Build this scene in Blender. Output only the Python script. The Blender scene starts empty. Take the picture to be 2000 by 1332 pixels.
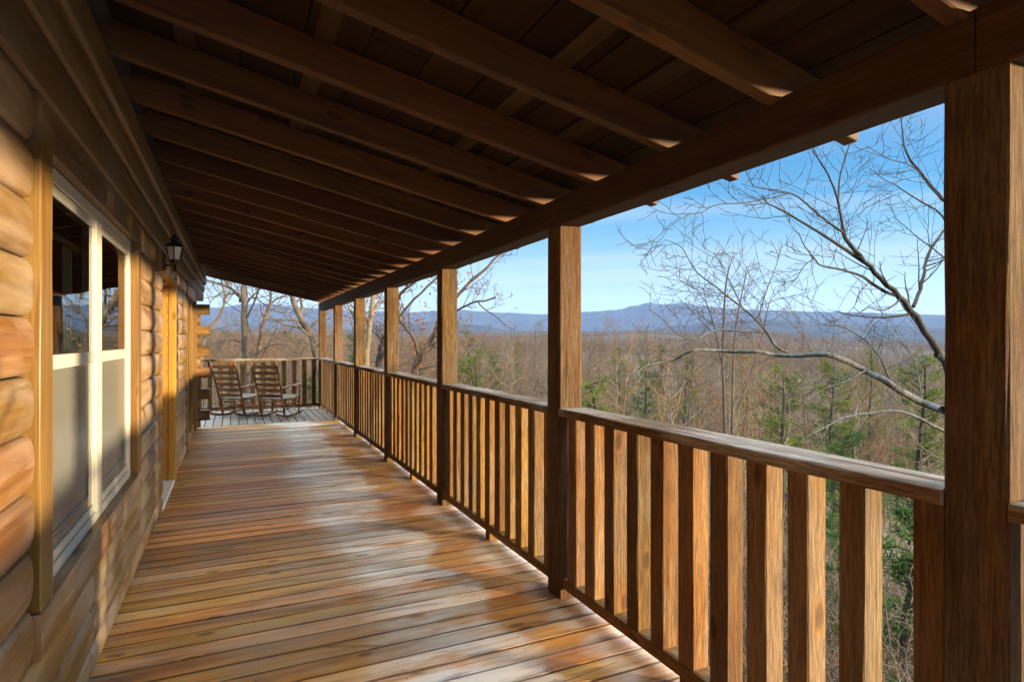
import bpy, math, random
from mathutils import Vector, Matrix
from math import sin, cos, pi, radians, exp, sqrt, atan2
random.seed(11)
S = bpy.context.scene
COL = S.collection
R = random.Random(5)

# ------------------------------------------------------------------ camera
FPX, CX, CY, H, YAW = 1167.0, 1000.0, 664.0, 1.51, radians(25.03)
FW = Vector((sin(YAW), cos(YAW), 0)); RT = Vector((cos(YAW), -sin(YAW), 0)); UP = Vector((0, 0, 1))
def px(x, y, d):
    return Vector((0, 0, H)) + d*(FW + (x-CX)/FPX*RT + (CY-y)/FPX*UP)
cam = bpy.data.cameras.new('camera'); co = bpy.data.objects.new('camera', cam); COL.objects.link(co)
co.location = (0, 0, H); co.rotation_euler = (pi/2, 0, -YAW)
cam.sensor_width = 36; cam.lens = FPX/2000*36; cam.clip_start = 0.02; cam.clip_end = 30000
cam.shift_y = -1/1000
S.camera = co

# ------------------------------------------------------------------ node helpers
def mat(name):
    m = bpy.data.materials.new(name); m.use_nodes = True
    nt = m.node_tree; nt.nodes.clear()
    return m, nt
def nd(nt, typ, **kw):
    n = nt.nodes.new(typ)
    for k, v in kw.items():
        if k.startswith('i_'):
            key = k[2:]
            key = int(key) if key.isdigit() else key.replace('_', ' ')
            n.inputs[key].default_value = v
        else: setattr(n, k, v)
    return n
def ln(nt, a, b): nt.links.new(a, b)
def math_(nt, op, a, b=None, clamp=False):
    n = nt.nodes.new('ShaderNodeMath'); n.operation = op; n.use_clamp = clamp
    for i, v in enumerate((a, b)):
        if v is None: continue
        if isinstance(v, (int, float)): n.inputs[i].default_value = v
        else: ln(nt, v, n.inputs[i])
    return n.outputs[0]
def mixc(nt, fac, a, b, mode='MIX'):
    n = nt.nodes.new('ShaderNodeMix'); n.data_type = 'RGBA'; n.blend_type = mode
    for i, v in ((0, fac), (6, a), (7, b)):
        if isinstance(v, (int, float)): n.inputs[i].default_value = v
        elif isinstance(v, tuple): n.inputs[i].default_value = (*v, 1)
        else: ln(nt, v, n.inputs[i])
    return n.outputs[2]
def ramp(nt, fac, stops, interp='LINEAR'):
    n = nt.nodes.new('ShaderNodeValToRGB'); n.color_ramp.interpolation = interp
    els = n.color_ramp.elements
    while len(els) < len(stops): els.new(0.5)
    for e, (p, c) in zip(els, stops):
        e.position = p; e.color = (*c, 1) if isinstance(c, tuple) else (c, c, c, 1)
    ln(nt, fac, n.inputs[0]); return n.outputs[0]
def mapv(nt, vec, scale=(1, 1, 1), loc=(0, 0, 0)):
    n = nd(nt, 'ShaderNodeMapping'); n.inputs['Scale'].default_value = scale; n.inputs['Location'].default_value = loc
    ln(nt, vec, n.inputs[0]); return n.outputs[0]
def noise(nt, vec, scale=1.0, detail=4, rough=.55, dist=0.0):
    n = nd(nt, 'ShaderNodeTexNoise'); n.inputs['Scale'].default_value = scale; n.inputs['Detail'].default_value = detail
    n.inputs['Roughness'].default_value = rough; n.inputs['Distortion'].default_value = dist
    ln(nt, vec, n.inputs['Vector']); return n.outputs[0]
def finish(nt, color, rough, bump=None, bstr=.3, bdist=.004, spec=.5):
    p = nd(nt, 'ShaderNodeBsdfPrincipled'); o = nd(nt, 'ShaderNodeOutputMaterial')
    if isinstance(color, tuple): p.inputs['Base Color'].default_value = (*color, 1)
    else: ln(nt, color, p.inputs['Base Color'])
    if isinstance(rough, (int, float)): p.inputs['Roughness'].default_value = rough
    else: ln(nt, rough, p.inputs['Roughness'])
    p.inputs['Specular IOR Level'].default_value = spec
    if bump is not None:
        b = nd(nt, 'ShaderNodeBump'); b.inputs['Strength'].default_value = bstr; b.inputs['Distance'].default_value = bdist
        ln(nt, bump, b.inputs['Height']); ln(nt, b.outputs[0], p.inputs['Normal'])
    ln(nt, p.outputs[0], o.inputs[0]); return p

def wood(name, dark, mid, light, rough=.6, grain=(1.6, 34), saw=0.0, knots=.5, bstr=.5, tone=.45, weather=None, wamt=0.0, deck=False, spec=.4, streak=None, stain=0.0, check=0.0, edge=False):
    """Sawn softwood: UV u runs along the grain in metres, v across it; 'tone' varies from board to board."""
    m, nt = mat(name)
    uv = nd(nt, 'ShaderNodeUVMap').outputs[0]
    at = nd(nt, 'ShaderNodeAttribute', attribute_name='tone'); sep = nd(nt, 'ShaderNodeSeparateColor'); ln(nt, at.outputs['Color'], sep.inputs[0])
    geo = nd(nt, 'ShaderNodeNewGeometry').outputs['Position']
    # knots
    vuv = mapv(nt, uv, (2.4, 5.2, 1))
    vo = nd(nt, 'ShaderNodeTexVoronoi', voronoi_dimensions='2D'); vo.inputs['Scale'].default_value = 1; ln(nt, vuv, vo.inputs['Vector'])
    vsep = nd(nt, 'ShaderNodeSeparateColor'); ln(nt, vo.outputs['Color'], vsep.inputs[0])
    has = math_(nt, 'GREATER_THAN', vsep.outputs[0], 1-knots*.5)
    near = math_(nt, 'MULTIPLY', ramp(nt, vo.outputs['Distance'], [(0, 1.0), (.42, 0.0)]), has)     # swirl round a knot
    kn = math_(nt, 'MULTIPLY', ramp(nt, vo.outputs['Distance'], [(0, 1.0), (.10, .75), (.17, 0.0)]), has)
    ring = math_(nt, 'MULTIPLY', ramp(nt, vo.outputs['Distance'], [(.08, 0.0), (.13, 1.0), (.19, 0.0)]), has)
    # grain, pushed aside round the knots
    add = nd(nt, 'ShaderNodeVectorMath', operation='ADD'); ln(nt, uv, add.inputs[0])
    comb = nd(nt, 'ShaderNodeCombineXYZ'); ln(nt, math_(nt, 'MULTIPLY', near, .035), comb.inputs[1]); ln(nt, comb.outputs[0], add.inputs[1])
    g1 = noise(nt, mapv(nt, add.outputs[0], (grain[0], grain[1], 1)), 1, 5, .62, .7)
    g2 = noise(nt, mapv(nt, add.outputs[0], (.55, grain[1]*.22, 1)), 1, 3, .5, .9)
    g3 = noise(nt, mapv(nt, uv, (5, 130, 1)), 1, 3, .6)
    big = noise(nt, mapv(nt, geo, (.9, .9, .9)), 1, 3, .5)
    f = math_(nt, 'ADD', math_(nt, 'MULTIPLY', g1, .46), math_(nt, 'ADD', math_(nt, 'MULTIPLY', g2, .34), math_(nt, 'MULTIPLY', g3, .20)))
    col = ramp(nt, f, [(.38, dark), (.5, mid), (.61, light)])
    if streak:  # reddish or grey mineral streaks
        sk = ramp(nt, noise(nt, mapv(nt, uv, (.5, 9, 1), (7, 3, 0)), 1, 3, .5, .4), [(.5, 0.0), (.68, 1.0)])
        col = mixc(nt, math_(nt, 'MULTIPLY', sk, .75), col, streak)
    if weather:
        wn = noise(nt, mapv(nt, uv, (1.4, 15, 1), (3, 9, 0)), 1, 4, .6, .5)
        wb = noise(nt, mapv(nt, geo, (1.1, 1.1, 1.1), (4, 1, 2)), 1, 3, .6)
        wf = ramp(nt, math_(nt, 'ADD', math_(nt, 'MULTIPLY', wn, .5), math_(nt, 'MULTIPLY', wb, .5)), [(.46, 0.0), (.60, 1.0)])
        col = mixc(nt, math_(nt, 'MULTIPLY', wf, wamt), col, weather)
    rgh = rough
    if deck:
        # frost-bleached band a little inside the railing, and dark damp blotches, drawn out along the boards
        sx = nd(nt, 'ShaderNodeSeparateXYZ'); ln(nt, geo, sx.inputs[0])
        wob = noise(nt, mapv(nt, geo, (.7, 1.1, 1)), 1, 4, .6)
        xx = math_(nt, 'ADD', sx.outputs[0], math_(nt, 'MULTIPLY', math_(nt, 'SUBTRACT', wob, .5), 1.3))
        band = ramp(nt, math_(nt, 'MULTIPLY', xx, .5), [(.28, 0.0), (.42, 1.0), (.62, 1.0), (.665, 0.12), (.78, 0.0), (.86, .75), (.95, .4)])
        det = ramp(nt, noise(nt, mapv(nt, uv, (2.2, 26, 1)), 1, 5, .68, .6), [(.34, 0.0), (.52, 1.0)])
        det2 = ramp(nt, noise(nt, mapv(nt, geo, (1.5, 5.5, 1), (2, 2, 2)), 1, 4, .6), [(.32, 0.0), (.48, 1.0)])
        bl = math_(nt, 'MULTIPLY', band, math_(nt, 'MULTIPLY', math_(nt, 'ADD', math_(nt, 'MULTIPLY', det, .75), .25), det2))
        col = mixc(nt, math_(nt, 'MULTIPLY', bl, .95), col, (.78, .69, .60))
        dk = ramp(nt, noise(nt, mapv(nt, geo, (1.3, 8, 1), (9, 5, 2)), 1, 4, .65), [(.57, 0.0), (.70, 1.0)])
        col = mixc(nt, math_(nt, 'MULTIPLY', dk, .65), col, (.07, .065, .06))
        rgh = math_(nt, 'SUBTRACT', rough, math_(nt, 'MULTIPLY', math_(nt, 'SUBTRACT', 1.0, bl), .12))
    if check:
        ck = nd(nt, 'ShaderNodeTexVoronoi', voronoi_dimensions='2D', feature='DISTANCE_TO_EDGE'); ck.inputs['Scale'].default_value = 1
        cw = noise(nt, mapv(nt, uv, (3, 12, 1)), 1, 3, .6); cadd = nd(nt, 'ShaderNodeVectorMath', operation='ADD'); ln(nt, mapv(nt, uv, (.7, 9, 1)), cadd.inputs[0])
        ccv = nd(nt, 'ShaderNodeCombineXYZ'); ln(nt, math_(nt, 'MULTIPLY', cw, .6), ccv.inputs[1]); ln(nt, ccv.outputs[0], cadd.inputs[1]); ln(nt, cadd.outputs[0], ck.inputs['Vector'])
        cm = ramp(nt, noise(nt, mapv(nt, uv, (1.3, 4, 1), (5, 5, 0)), 1, 2, .5), [(.52, 0.0), (.60, 1.0)])
        ckf = math_(nt, 'MULTIPLY', ramp(nt, ck.outputs['Distance'], [(0.0, 1.0), (.035, 0.0)]), cm)
        col = mixc(nt, math_(nt, 'MULTIPLY', ckf, check), col, tuple(c*.3 for c in dark))
    if stain:
        st = ramp(nt, noise(nt, mapv(nt, uv, (1.0, 5, 1), (1, 8, 0)), 1, 4, .65, 1.2), [(.55, 0.0), (.72, 1.0)])
        col = mixc(nt, math_(nt, 'MULTIPLY', st, stain), col, (.05, .035, .028))
    col = mixc(nt, math_(nt, 'MULTIPLY', kn, .72), col, tuple(c*.42 for c in dark))
    col = mixc(nt, math_(nt, 'MULTIPLY', ring, .45), col, tuple(min(.8, c*1.25) for c in (light[0], light[1]*.8, light[2]*.6)))
    if deck or edge: col = mixc(nt, math_(nt, 'MULTIPLY', sep.outputs[2], .62), col, (.035, .026, .02))      # sides and chamfers of a board darker than its top
    # board to board
    tf = math_(nt, 'ADD', math_(nt, 'MULTIPLY', sep.outputs[0], tone), 1-tone*.5)
    tf = math_(nt, 'MULTIPLY', tf, math_(nt, 'ADD', math_(nt, 'MULTIPLY', big, .35), .82))
    hs = nd(nt, 'ShaderNodeHueSaturation'); ln(nt, col, hs.inputs['Color']); ln(nt, tf, hs.inputs['Value'])
    ln(nt, math_(nt, 'ADD', math_(nt, 'MULTIPLY', sep.outputs[1], .02), .49), hs.inputs['Hue'])
    h = math_(nt, 'ADD', math_(nt, 'MULTIPLY', g1, .6), math_(nt, 'MULTIPLY', g3, .3))
    if saw:
        fz = noise(nt, mapv(nt, uv, (9, 105, 1)), 1, 4, .75, .4)
        mk = noise(nt, mapv(nt, uv, (130, 9, 1), (0, 3, 0)), 1, 2, .5, .8)      # faint blade marks across the grain
        h = math_(nt, 'ADD', h, math_(nt, 'ADD', math_(nt, 'MULTIPLY', fz, saw*5), math_(nt, 'MULTIPLY', mk, saw*.8)))
        fl = ramp(nt, fz, [(.36, .58), (.5, 1.0), (.66, 1.4)])
        colf = mixc(nt, 1.0, hs.outputs[0], fl, 'MULTIPLY')
    else: colf = hs.outputs[0]
    finish(nt, colf, rgh, h, bstr, .006, spec)
    return m

M = {}
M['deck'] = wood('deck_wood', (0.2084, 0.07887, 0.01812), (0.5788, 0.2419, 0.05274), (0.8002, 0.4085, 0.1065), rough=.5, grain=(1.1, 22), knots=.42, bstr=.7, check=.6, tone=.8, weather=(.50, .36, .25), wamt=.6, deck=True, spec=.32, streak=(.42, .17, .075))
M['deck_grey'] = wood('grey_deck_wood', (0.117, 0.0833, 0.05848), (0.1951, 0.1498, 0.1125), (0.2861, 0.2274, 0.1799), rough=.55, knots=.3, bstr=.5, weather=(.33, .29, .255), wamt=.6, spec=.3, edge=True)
M['log'] = wood('log_wood', (0.1246, 0.05723, 0.01357), (0.1909, 0.09368, 0.02235), (0.2408, 0.1318, 0.03435), rough=.42, grain=(.9, 36), knots=.5, bstr=.7, tone=.4, weather=(.42, .31, .22), wamt=.65, spec=.4, stain=.45, check=.5)
M['header'] = wood('header_wood', (0.1063, 0.06016, 0.02177), (0.1594, 0.0942, 0.03448), (0.2073, 0.1282, 0.049), rough=.5, grain=(.5, 16), knots=.3, bstr=.35, tone=.2, weather=(.17, .145, .125), wamt=.6, stain=.5)
M['rail'] = wood('rail_wood', (0.08301, 0.03182, 0.00499), (0.1373, 0.06061, 0.009693), (0.1876, 0.09693, 0.01853), rough=.75, grain=(1.6, 40), saw=.16, knots=.8, bstr=.9, tone=.6, weather=(.17, .125, .08), wamt=.55, spec=.25, stain=.5)
M['cap'] = wood('rail_cap_wood', (0.06691, 0.03105, 0.00867), (0.1137, 0.06049, 0.01733), (0.1606, 0.098, 0.0325), rough=.8, grain=(2, 46), saw=.3, knots=.35, bstr=1.0, tone=.4, weather=(.33, .285, .24), wamt=.85, spec=.25)
M['post'] = wood('post_wood', (0.05371, 0.02424, 0.007194), (0.09063, 0.04363, 0.01199), (0.1343, 0.07593, 0.02399), rough=.85, grain=(2.2, 46), saw=.2, knots=.35, bstr=1.0, tone=.3, check=.7, weather=(.12, .085, .055), wamt=.55, spec=.2, stain=.3)
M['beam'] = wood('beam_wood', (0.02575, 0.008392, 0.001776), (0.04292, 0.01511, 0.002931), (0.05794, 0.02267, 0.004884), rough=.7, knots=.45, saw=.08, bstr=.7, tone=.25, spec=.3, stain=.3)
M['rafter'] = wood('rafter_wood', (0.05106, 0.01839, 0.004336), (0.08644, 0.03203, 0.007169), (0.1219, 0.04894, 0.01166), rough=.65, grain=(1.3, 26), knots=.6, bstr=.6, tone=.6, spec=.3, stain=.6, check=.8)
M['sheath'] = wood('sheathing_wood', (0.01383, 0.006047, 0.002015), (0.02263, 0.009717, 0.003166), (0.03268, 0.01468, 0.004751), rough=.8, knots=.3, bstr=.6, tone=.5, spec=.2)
M['trim'] = wood('trim_wood', (0.134, 0.06745, 0.01586), (0.1867, 0.1031, 0.0244), (0.2273, 0.1389, 0.03904), rough=.45, grain=(.9, 30), knots=.3, bstr=.4, tone=.25, spec=.4)
M['door'] = wood('door_wood', (0.2268, 0.1089, 0.01764), (0.315, 0.1701, 0.03024), (0.378, 0.2245, 0.0504), rough=.35, grain=(.8, 24), knots=.1, bstr=.2, tone=.15, spec=.5)
M['chair'] = wood('chair_wood', (0.08798, 0.02942, 0.005998), (0.1439, 0.05319, 0.01125), (0.1919, 0.08125, 0.01949), rough=.4, grain=(3, 60), knots=.05, bstr=.2, tone=.2, spec=.5)

M['batten'] = wood('batten_wood', (0.0221, 0.0119, 0.0051), (0.03825, 0.0204, 0.0085), (0.05525, 0.0306, 0.01275), rough=.75, knots=.4, bstr=.5, tone=.5, spec=.2)
def plain(name, c, rough=.5, metal=0.0, n=.12, scale=20, spec=.5):
    m, nt = mat(name)
    tc = nd(nt, 'ShaderNodeTexCoord').outputs['Object']
    k = noise(nt, tc, scale, 4)
    col = mixc(nt, k, tuple(x*(1-n) for x in c), tuple(min(1, x*(1+n)) for x in c))
    p = finish(nt, col, rough, k, .02, .002, spec); p.inputs['Metallic'].default_value = metal
    return m
M['vinyl'] = plain('cream_vinyl', (.56, .525, .44), .35, n=.04)
M['black'] = plain('black_iron', (.018, .018, .018), .4, n=.3)
M['frost'] = plain('frosted_glass', (.72, .70, .62), .3, n=.06)
M['rush'] = plain('woven_seat', (.17, .14, .105), .85, n=.3, scale=70)
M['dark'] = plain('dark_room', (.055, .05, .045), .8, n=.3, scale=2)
M['curtain'] = plain('curtain_cloth', (.50, .42, .26), .8, n=.1)
M['shade'] = plain('insect_screen', (.165, .165, .142), .2, n=.05, scale=8)
M['threshold'] = plain('pale_threshold', (.62, .60, .56), .5)
M['felt'] = plain('roof_felt', (.04, .035, .03), .9)

def glass_mat():
    m, nt = mat('window_glass')
    t = nd(nt, 'ShaderNodeBsdfTransparent'); t.inputs[0].default_value = (.85, .9, .88, 1)
    g = nd(nt, 'ShaderNodeBsdfGlossy'); g.inputs['Roughness'].default_value = .004; g.inputs[0].default_value = (1, 1, 1, 1)
    tc = nd(nt, 'ShaderNodeTexCoord').outputs['Object']
    b = nd(nt, 'ShaderNodeBump'); b.inputs['Strength'].default_value = .04; b.inputs['Distance'].default_value = .02
    ln(nt, noise(nt, tc, 3, 2), b.inputs['Height']); ln(nt, b.outputs[0], g.inputs['Normal'])
    fr = nd(nt, 'ShaderNodeFresnel'); fr.inputs[0].default_value = 1.9
    mx = nd(nt, 'ShaderNodeMixShader'); ln(nt, fr.outputs[0], mx.inputs[0]); ln(nt, t.outputs[0], mx.inputs[1]); ln(nt, g.outputs[0], mx.inputs[2])
    o = nd(nt, 'ShaderNodeOutputMaterial'); ln(nt, mx.outputs[0], o.inputs[0]); return m
M['glass'] = glass_mat()

def bark_mat(name, a, b, lichen=0.0):
    m, nt = mat(name)
    tc = nd(nt, 'ShaderNodeTexCoord').outputs['Object']; oi = nd(nt, 'ShaderNodeObjectInfo')
    k = noise(nt, mapv(nt, tc, (9, 9, 2.5)), 1, 5, .65)
    col = mixc(nt, ramp(nt, k, [(.3, 0.0), (.7, 1.0)]), a, b)
    if lichen:
        l = ramp(nt, noise(nt, tc, 16, 6, .75), [(.46, 0.0), (.60, 1.0)])
        col = mixc(nt, math_(nt, 'MULTIPLY', l, lichen), col, (.095, .107, .098))
    hs = nd(nt, 'ShaderNodeHueSaturation'); ln(nt, col, hs.inputs['Color'])
    ln(nt, math_(nt, 'ADD', math_(nt, 'MULTIPLY', oi.outputs['Random'], .5), .75), hs.inputs['Value'])
    ln(nt, math_(nt, 'ADD', math_(nt, 'MULTIPLY', oi.outputs['Random'], .03), .485), hs.inputs['Hue'])
    finish(nt, hs.outputs[0], .85, k, .6, .02, .2); return m
M['bark'] = bark_mat('grey_bark', (0.038, 0.026, 0.018), (0.102, 0.072, 0.050))
M['bark_pale'] = bark_mat('pale_twig_bark', (0.071, 0.049, 0.030), (0.143, 0.101, 0.064))
M['bark_dark'] = bark_mat('dark_bark', (0.014, 0.011, 0.009), (0.036, 0.028, 0.023), .0)
M['lichen'] = bark_mat('lichen_bark', (0.026, 0.022, 0.019), (0.063, 0.055, 0.047), .8)
M['bark_red'] = bark_mat('russet_twig_bark', (0.080, 0.038, 0.018), (0.140, 0.073, 0.034))

def leaf_mat(name, a, b):
    m, nt = mat(name)
    tc = nd(nt, 'ShaderNodeTexCoord').outputs['Object']
    at = nd(nt, 'ShaderNodeAttribute', attribute_name='tone'); sep = nd(nt, 'ShaderNodeSeparateColor'); ln(nt, at.outputs['Color'], sep.inputs[0])
    col = mixc(nt, sep.outputs[0], a, b)
    d = nd(nt, 'ShaderNodeBsdfDiffuse'); t = nd(nt, 'ShaderNodeBsdfTranslucent'); ln(nt, col, d.inputs[0]); ln(nt, col, t.inputs[0])
    mx = nd(nt, 'ShaderNodeMixShader'); mx.inputs[0].default_value = .3
    ln(nt, d.outputs[0], mx.inputs[1]); ln(nt, t.outputs[0], mx.inputs[2])
    o = nd(nt, 'ShaderNodeOutputMaterial'); ln(nt, mx.outputs[0], o.inputs[0]); return m
M['needle'] = leaf_mat('pine_needles', (.045, .06, .016), (.135, .145, .035))
M['cedar'] = leaf_mat('cedar_foliage', (.026, .045, .016), (.06, .095, .028))
M['redleaf'] = leaf_mat('dead_oak_leaves', (.12, .045, .022), (.25, .10, .05))
M['dryleaf'] = leaf_mat('dry_leaf_skin', (.50, .30, .15), (.62, .42, .25))

# ------------------------------------------------------------------ mesh builder
class MB:
    def __init__(s): s.v = []; s.f = []; s.uv = []; s.t = []; s.sm = []
    def face(s, idx, uvs, tone, smooth=False):
        s.f.append(idx); s.uv.append(uvs); s.t.append(tone); s.sm.append(smooth)
    def loft(s, rings, us, closed=True, caps=True, tone=None, smooth=False, uo=None, edges=()):
        tone = tone or (R.random(), R.random(), 0.0)
        uo = uo or (R.uniform(0, 50), R.uniform(0, 50))
        c0, c1 = (sum((Vector(p) for p in r_), Vector())/len(r_) for r_ in (rings[0], rings[1])); nn_ = Vector()
        for k in range(len(rings[0])): nn_ += (Vector(rings[0][k-1])-c0).cross(Vector(rings[0][k])-c0)
        if nn_.dot(c1-c0) < 0: rings = [list(reversed(r_)) for r_ in rings]
        n = len(rings[0]); base = len(s.v)
        for r in rings: s.v.extend(r)
        per = [0.0]
        for k in range(n): per.append(per[-1] + (Vector(rings[0][(k+1) % n])-Vector(rings[0][k])).length)
        for i in range(len(rings)-1):
            for k in range(n if closed else n-1):
                k2 = (k+1) % n
                a, b, c, d = base+i*n+k, base+i*n+k2, base+(i+1)*n+k2, base+(i+1)*n+k
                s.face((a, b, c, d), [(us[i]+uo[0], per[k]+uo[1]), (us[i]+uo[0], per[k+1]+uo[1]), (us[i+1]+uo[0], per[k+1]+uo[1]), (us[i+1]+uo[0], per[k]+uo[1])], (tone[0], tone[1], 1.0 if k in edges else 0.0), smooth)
        if caps and closed:
            for i, rev in ((0, True), (len(rings)-1, False)):
                idx = [base+i*n+k for k in range(n)]
                c = sum((Vector(p) for p in rings[i]), Vector())/n
                e1 = (Vector(rings[i][1])-Vector(rings[i][0])).normalized()
                nn = (Vector(rings[i][2])-Vector(rings[i][1])); e2 = (nn-nn.dot(e1)*e1).normalized()
                uvs = [((Vector(p)-c).dot(e1)*.35+uo[0], (Vector(p)-c).dot(e2)*.6+uo[1]) for p in rings[i]]
                if rev: idx.reverse(); uvs.reverse()
                s.face(tuple(idx), uvs, tone)
    def timber(s, p0, p1, w, h, up=(0, 0, 1), ch=.006, seg=None, wob=0.0, tone=None, edges=()):
        """A squared timber from p0 to p1: w across, h along 'up', chamfered, its edges a little uneven."""
        p0, p1, up = Vector(p0), Vector(p1), Vector(up)
        d = p1-p0; L = d.length; d = d/L
        side = d.cross(up).normalized(); up = side.cross(d).normalized()
        seg = seg or (max(1, int(L/.3)) if wob else 1)
        prof = [(-w/2+ch, -h/2), (w/2-ch, -h/2), (w/2, -h/2+ch), (w/2, h/2-ch), (w/2-ch, h/2), (-w/2+ch, h/2), (-w/2, h/2-ch), (-w/2, -h/2+ch)]
        rings = []; us = []
        for i in range(seg+1):
            t = i/seg; c = p0+d*L*t
            rings.append([tuple(c+side*(a+R.uniform(-wob, wob))+up*(b+R.uniform(-wob, wob))) for a, b in prof]); us.append(L*t)
        s.loft(rings, us, tone=tone, edges=edges)
    def box(s, x0, x1, y0, y1, z0, z1, axis='y', ch=.004, wob=0.0, tone=None, edges=()):
        cx, cy, cz = (x0+x1)/2, (y0+y1)/2, (z0+z1)/2
        if axis == 'y': s.timber((cx, y0, cz), (cx, y1, cz), x1-x0, z1-z0, ch=ch, wob=wob, tone=tone, edges=edges)
        elif axis == 'x': s.timber((x0, cy, cz), (x1, cy, cz), y1-y0, z1-z0, ch=ch, wob=wob, tone=tone, edges=edges)
        else: s.timber((cx, cy, z0), (cx, cy, z1), x1-x0, y1-y0, up=(0, 1, 0), ch=ch, wob=wob, tone=tone)
    def tube(s, pts, rad, k=6, caps=True, smooth=True, tone=None):
        rings = []; us = []; u = 0; n = len(pts); ref = None
        for i, p in enumerate(pts):
            p = Vector(p)
            d = (Vector(pts[min(i+1, n-1)])-Vector(pts[max(i-1, 0)]))
            if d.length < 1e-9: d = Vector((0, 0, 1))
            d.normalize()
            if ref is None: ref = Vector((1, 0, 0)) if abs(d.x) < .8 else Vector((0, 1, 0))
            a = (ref-ref.dot(d)*d).normalized(); b = d.cross(a); ref = a
            r = rad[i] if isinstance(rad, (list, tuple)) else rad
            rings.append([tuple(p+r*(cos(2*pi*j/k)*a+sin(2*pi*j/k)*b)) for j in range(k)])
            if i: u += (p-Vector(pts[i-1])).length
            us.append(u)
        s.loft(rings, us, caps=caps, smooth=smooth, tone=tone)
    def lathe(s, c, prof, k=16, smooth=True):
        c = Vector(c)
        s.loft([[tuple(c+Vector((r*cos(2*pi*j/k+pi/k), r*sin(2*pi*j/k+pi/k), z))) for j in range(k)] for r, z in prof], [z for r, z in prof], smooth=smooth)
    def quad(s, a, b, c, d, tone=None):
        i = len(s.v); s.v.extend([tuple(a), tuple(b), tuple(c), tuple(d)])
        s.face((i, i+1, i+2, i+3), [(0, 0), (1, 0), (1, 1), (0, 1)], tone or (R.random(), R.random(), R.random()))
    def mesh(s, name, m):
        me = bpy.data.meshes.new(name); me.from_pydata(s.v, [], s.f)
        ul = me.uv_layers.new(name='UVMap'); ca = me.color_attributes.new('tone', 'FLOAT_COLOR', 'CORNER')
        fu = []; fc = []
        for uv, t in zip(s.uv, s.t):
            for q in uv: fu.extend(q); fc.extend((t[0], t[1], t[2], 1))
        me.uv_layers['UVMap'].data.foreach_set('uv', fu); me.color_attributes['tone'].data.foreach_set('color', fc)
        me.polygons.foreach_set('use_smooth', s.sm)
        if m: me.materials.append(m)
        me.update(); return me
    def build(s, name, m, parent=None, loc=None):
        """Link as ONE mesh object. Coordinates are world; loc (the thing's base) becomes the origin."""
        base = Vector(loc) if loc is not None else (parent.matrix_basis.translation.copy() if parent else Vector())
        root = parent
        while root is not None and root.parent is not None:
            root = root.parent; base = root.matrix_basis.translation.copy()
        s.v = [tuple(Vector(p)-base) for p in s.v]
        o = bpy.data.objects.new(name, s.mesh(name, m)); COL.objects.link(o)
        if parent: o.parent = parent
        else: o.location = base
        return o

def tag(o, label=None, cat=None, group=None, kind=None):
    if label: o['label'] = label
    if cat: o['category'] = cat
    if group: o['group'] = group
    if kind: o['kind'] = kind
    return o
def empty(name, loc, label, cat, group=None, kind=None):
    o = bpy.data.objects.new(name, None); COL.objects.link(o); o.location = loc; o.empty_display_size = .1
    return tag(o, label, cat, group, kind)

# ------------------------------------------------------------------ dimensions
XR, PS = 1.72, .15                       # inner face of the railing line, post size
POST_Y = [-1.29, .81, 3.03, 5.19, 7.34, 9.42, 11.52, 13.70]
WX = -.585                               # seams of the log wall
RB = lambda x: 2.30 - .216*(x-1.72)      # underside of rafters
RD, RW = .15, .055
DECK_END, TURN = 14.0, 11.62

# ------------------------------------------------------------------ deck
mb = MB(); y = -2.6
while y < TURN-.07:
    w = .1385; g = R.uniform(.004, .010); dz = R.uniform(-.0015, .0015)
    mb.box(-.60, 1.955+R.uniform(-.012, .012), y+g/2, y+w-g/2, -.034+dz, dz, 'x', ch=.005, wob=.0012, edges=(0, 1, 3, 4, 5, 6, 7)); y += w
DECK_ROWS = y
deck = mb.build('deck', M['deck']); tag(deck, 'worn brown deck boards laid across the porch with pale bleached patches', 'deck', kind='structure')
mb = MB(); x = -3.4
while x < 1.93:
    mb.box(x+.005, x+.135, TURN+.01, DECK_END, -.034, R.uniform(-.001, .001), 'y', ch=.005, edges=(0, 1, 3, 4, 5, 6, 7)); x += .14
d2 = mb.build('deck', M['deck_grey']); tag(d2, 'grey weathered deck boards under the rocking chairs running lengthwise', 'deck', kind='structure')
mb = MB()
for x in (-.5, .1, .7, 1.3, 1.9): mb.box(x-.022, x+.022, -2.6, 13.95, -.22, -.037, 'y')
mb.box(-3.4, 1.94, 13.955, 13.995, -.22, -.037, 'x')
for yy in (TURN-.02, 12.4, 13.2): mb.box(-3.4, -.53, yy, yy+.044, -.22, -.037, 'x')
for yy in POST_Y: mb.box(1.75, 1.875, yy, yy+.13, -4.2, -.225, 'z')
mb.build('deck_frame', M['beam'], deck)
mb = MB(); y = -.2
while y < 9:
    for x in (-.5, .1, .7, 1.3, 1.86):
        for dy in (.035, .105):
            c = Vector((x+R.uniform(-.012, .012), y+dy+R.uniform(-.008, .008), 0)); k = len(mb.v); rr = .0042
            mb.v.extend([tuple(c+Vector((rr*cos(j*pi/3), rr*sin(j*pi/3), .0022))) for j in range(6)])
            mb.face(tuple(range(k, k+6)), [(0, 0)]*6, (.5, .5, .5))
    y += .1385
mb.build('nail_heads', M['black'], deck)

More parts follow.
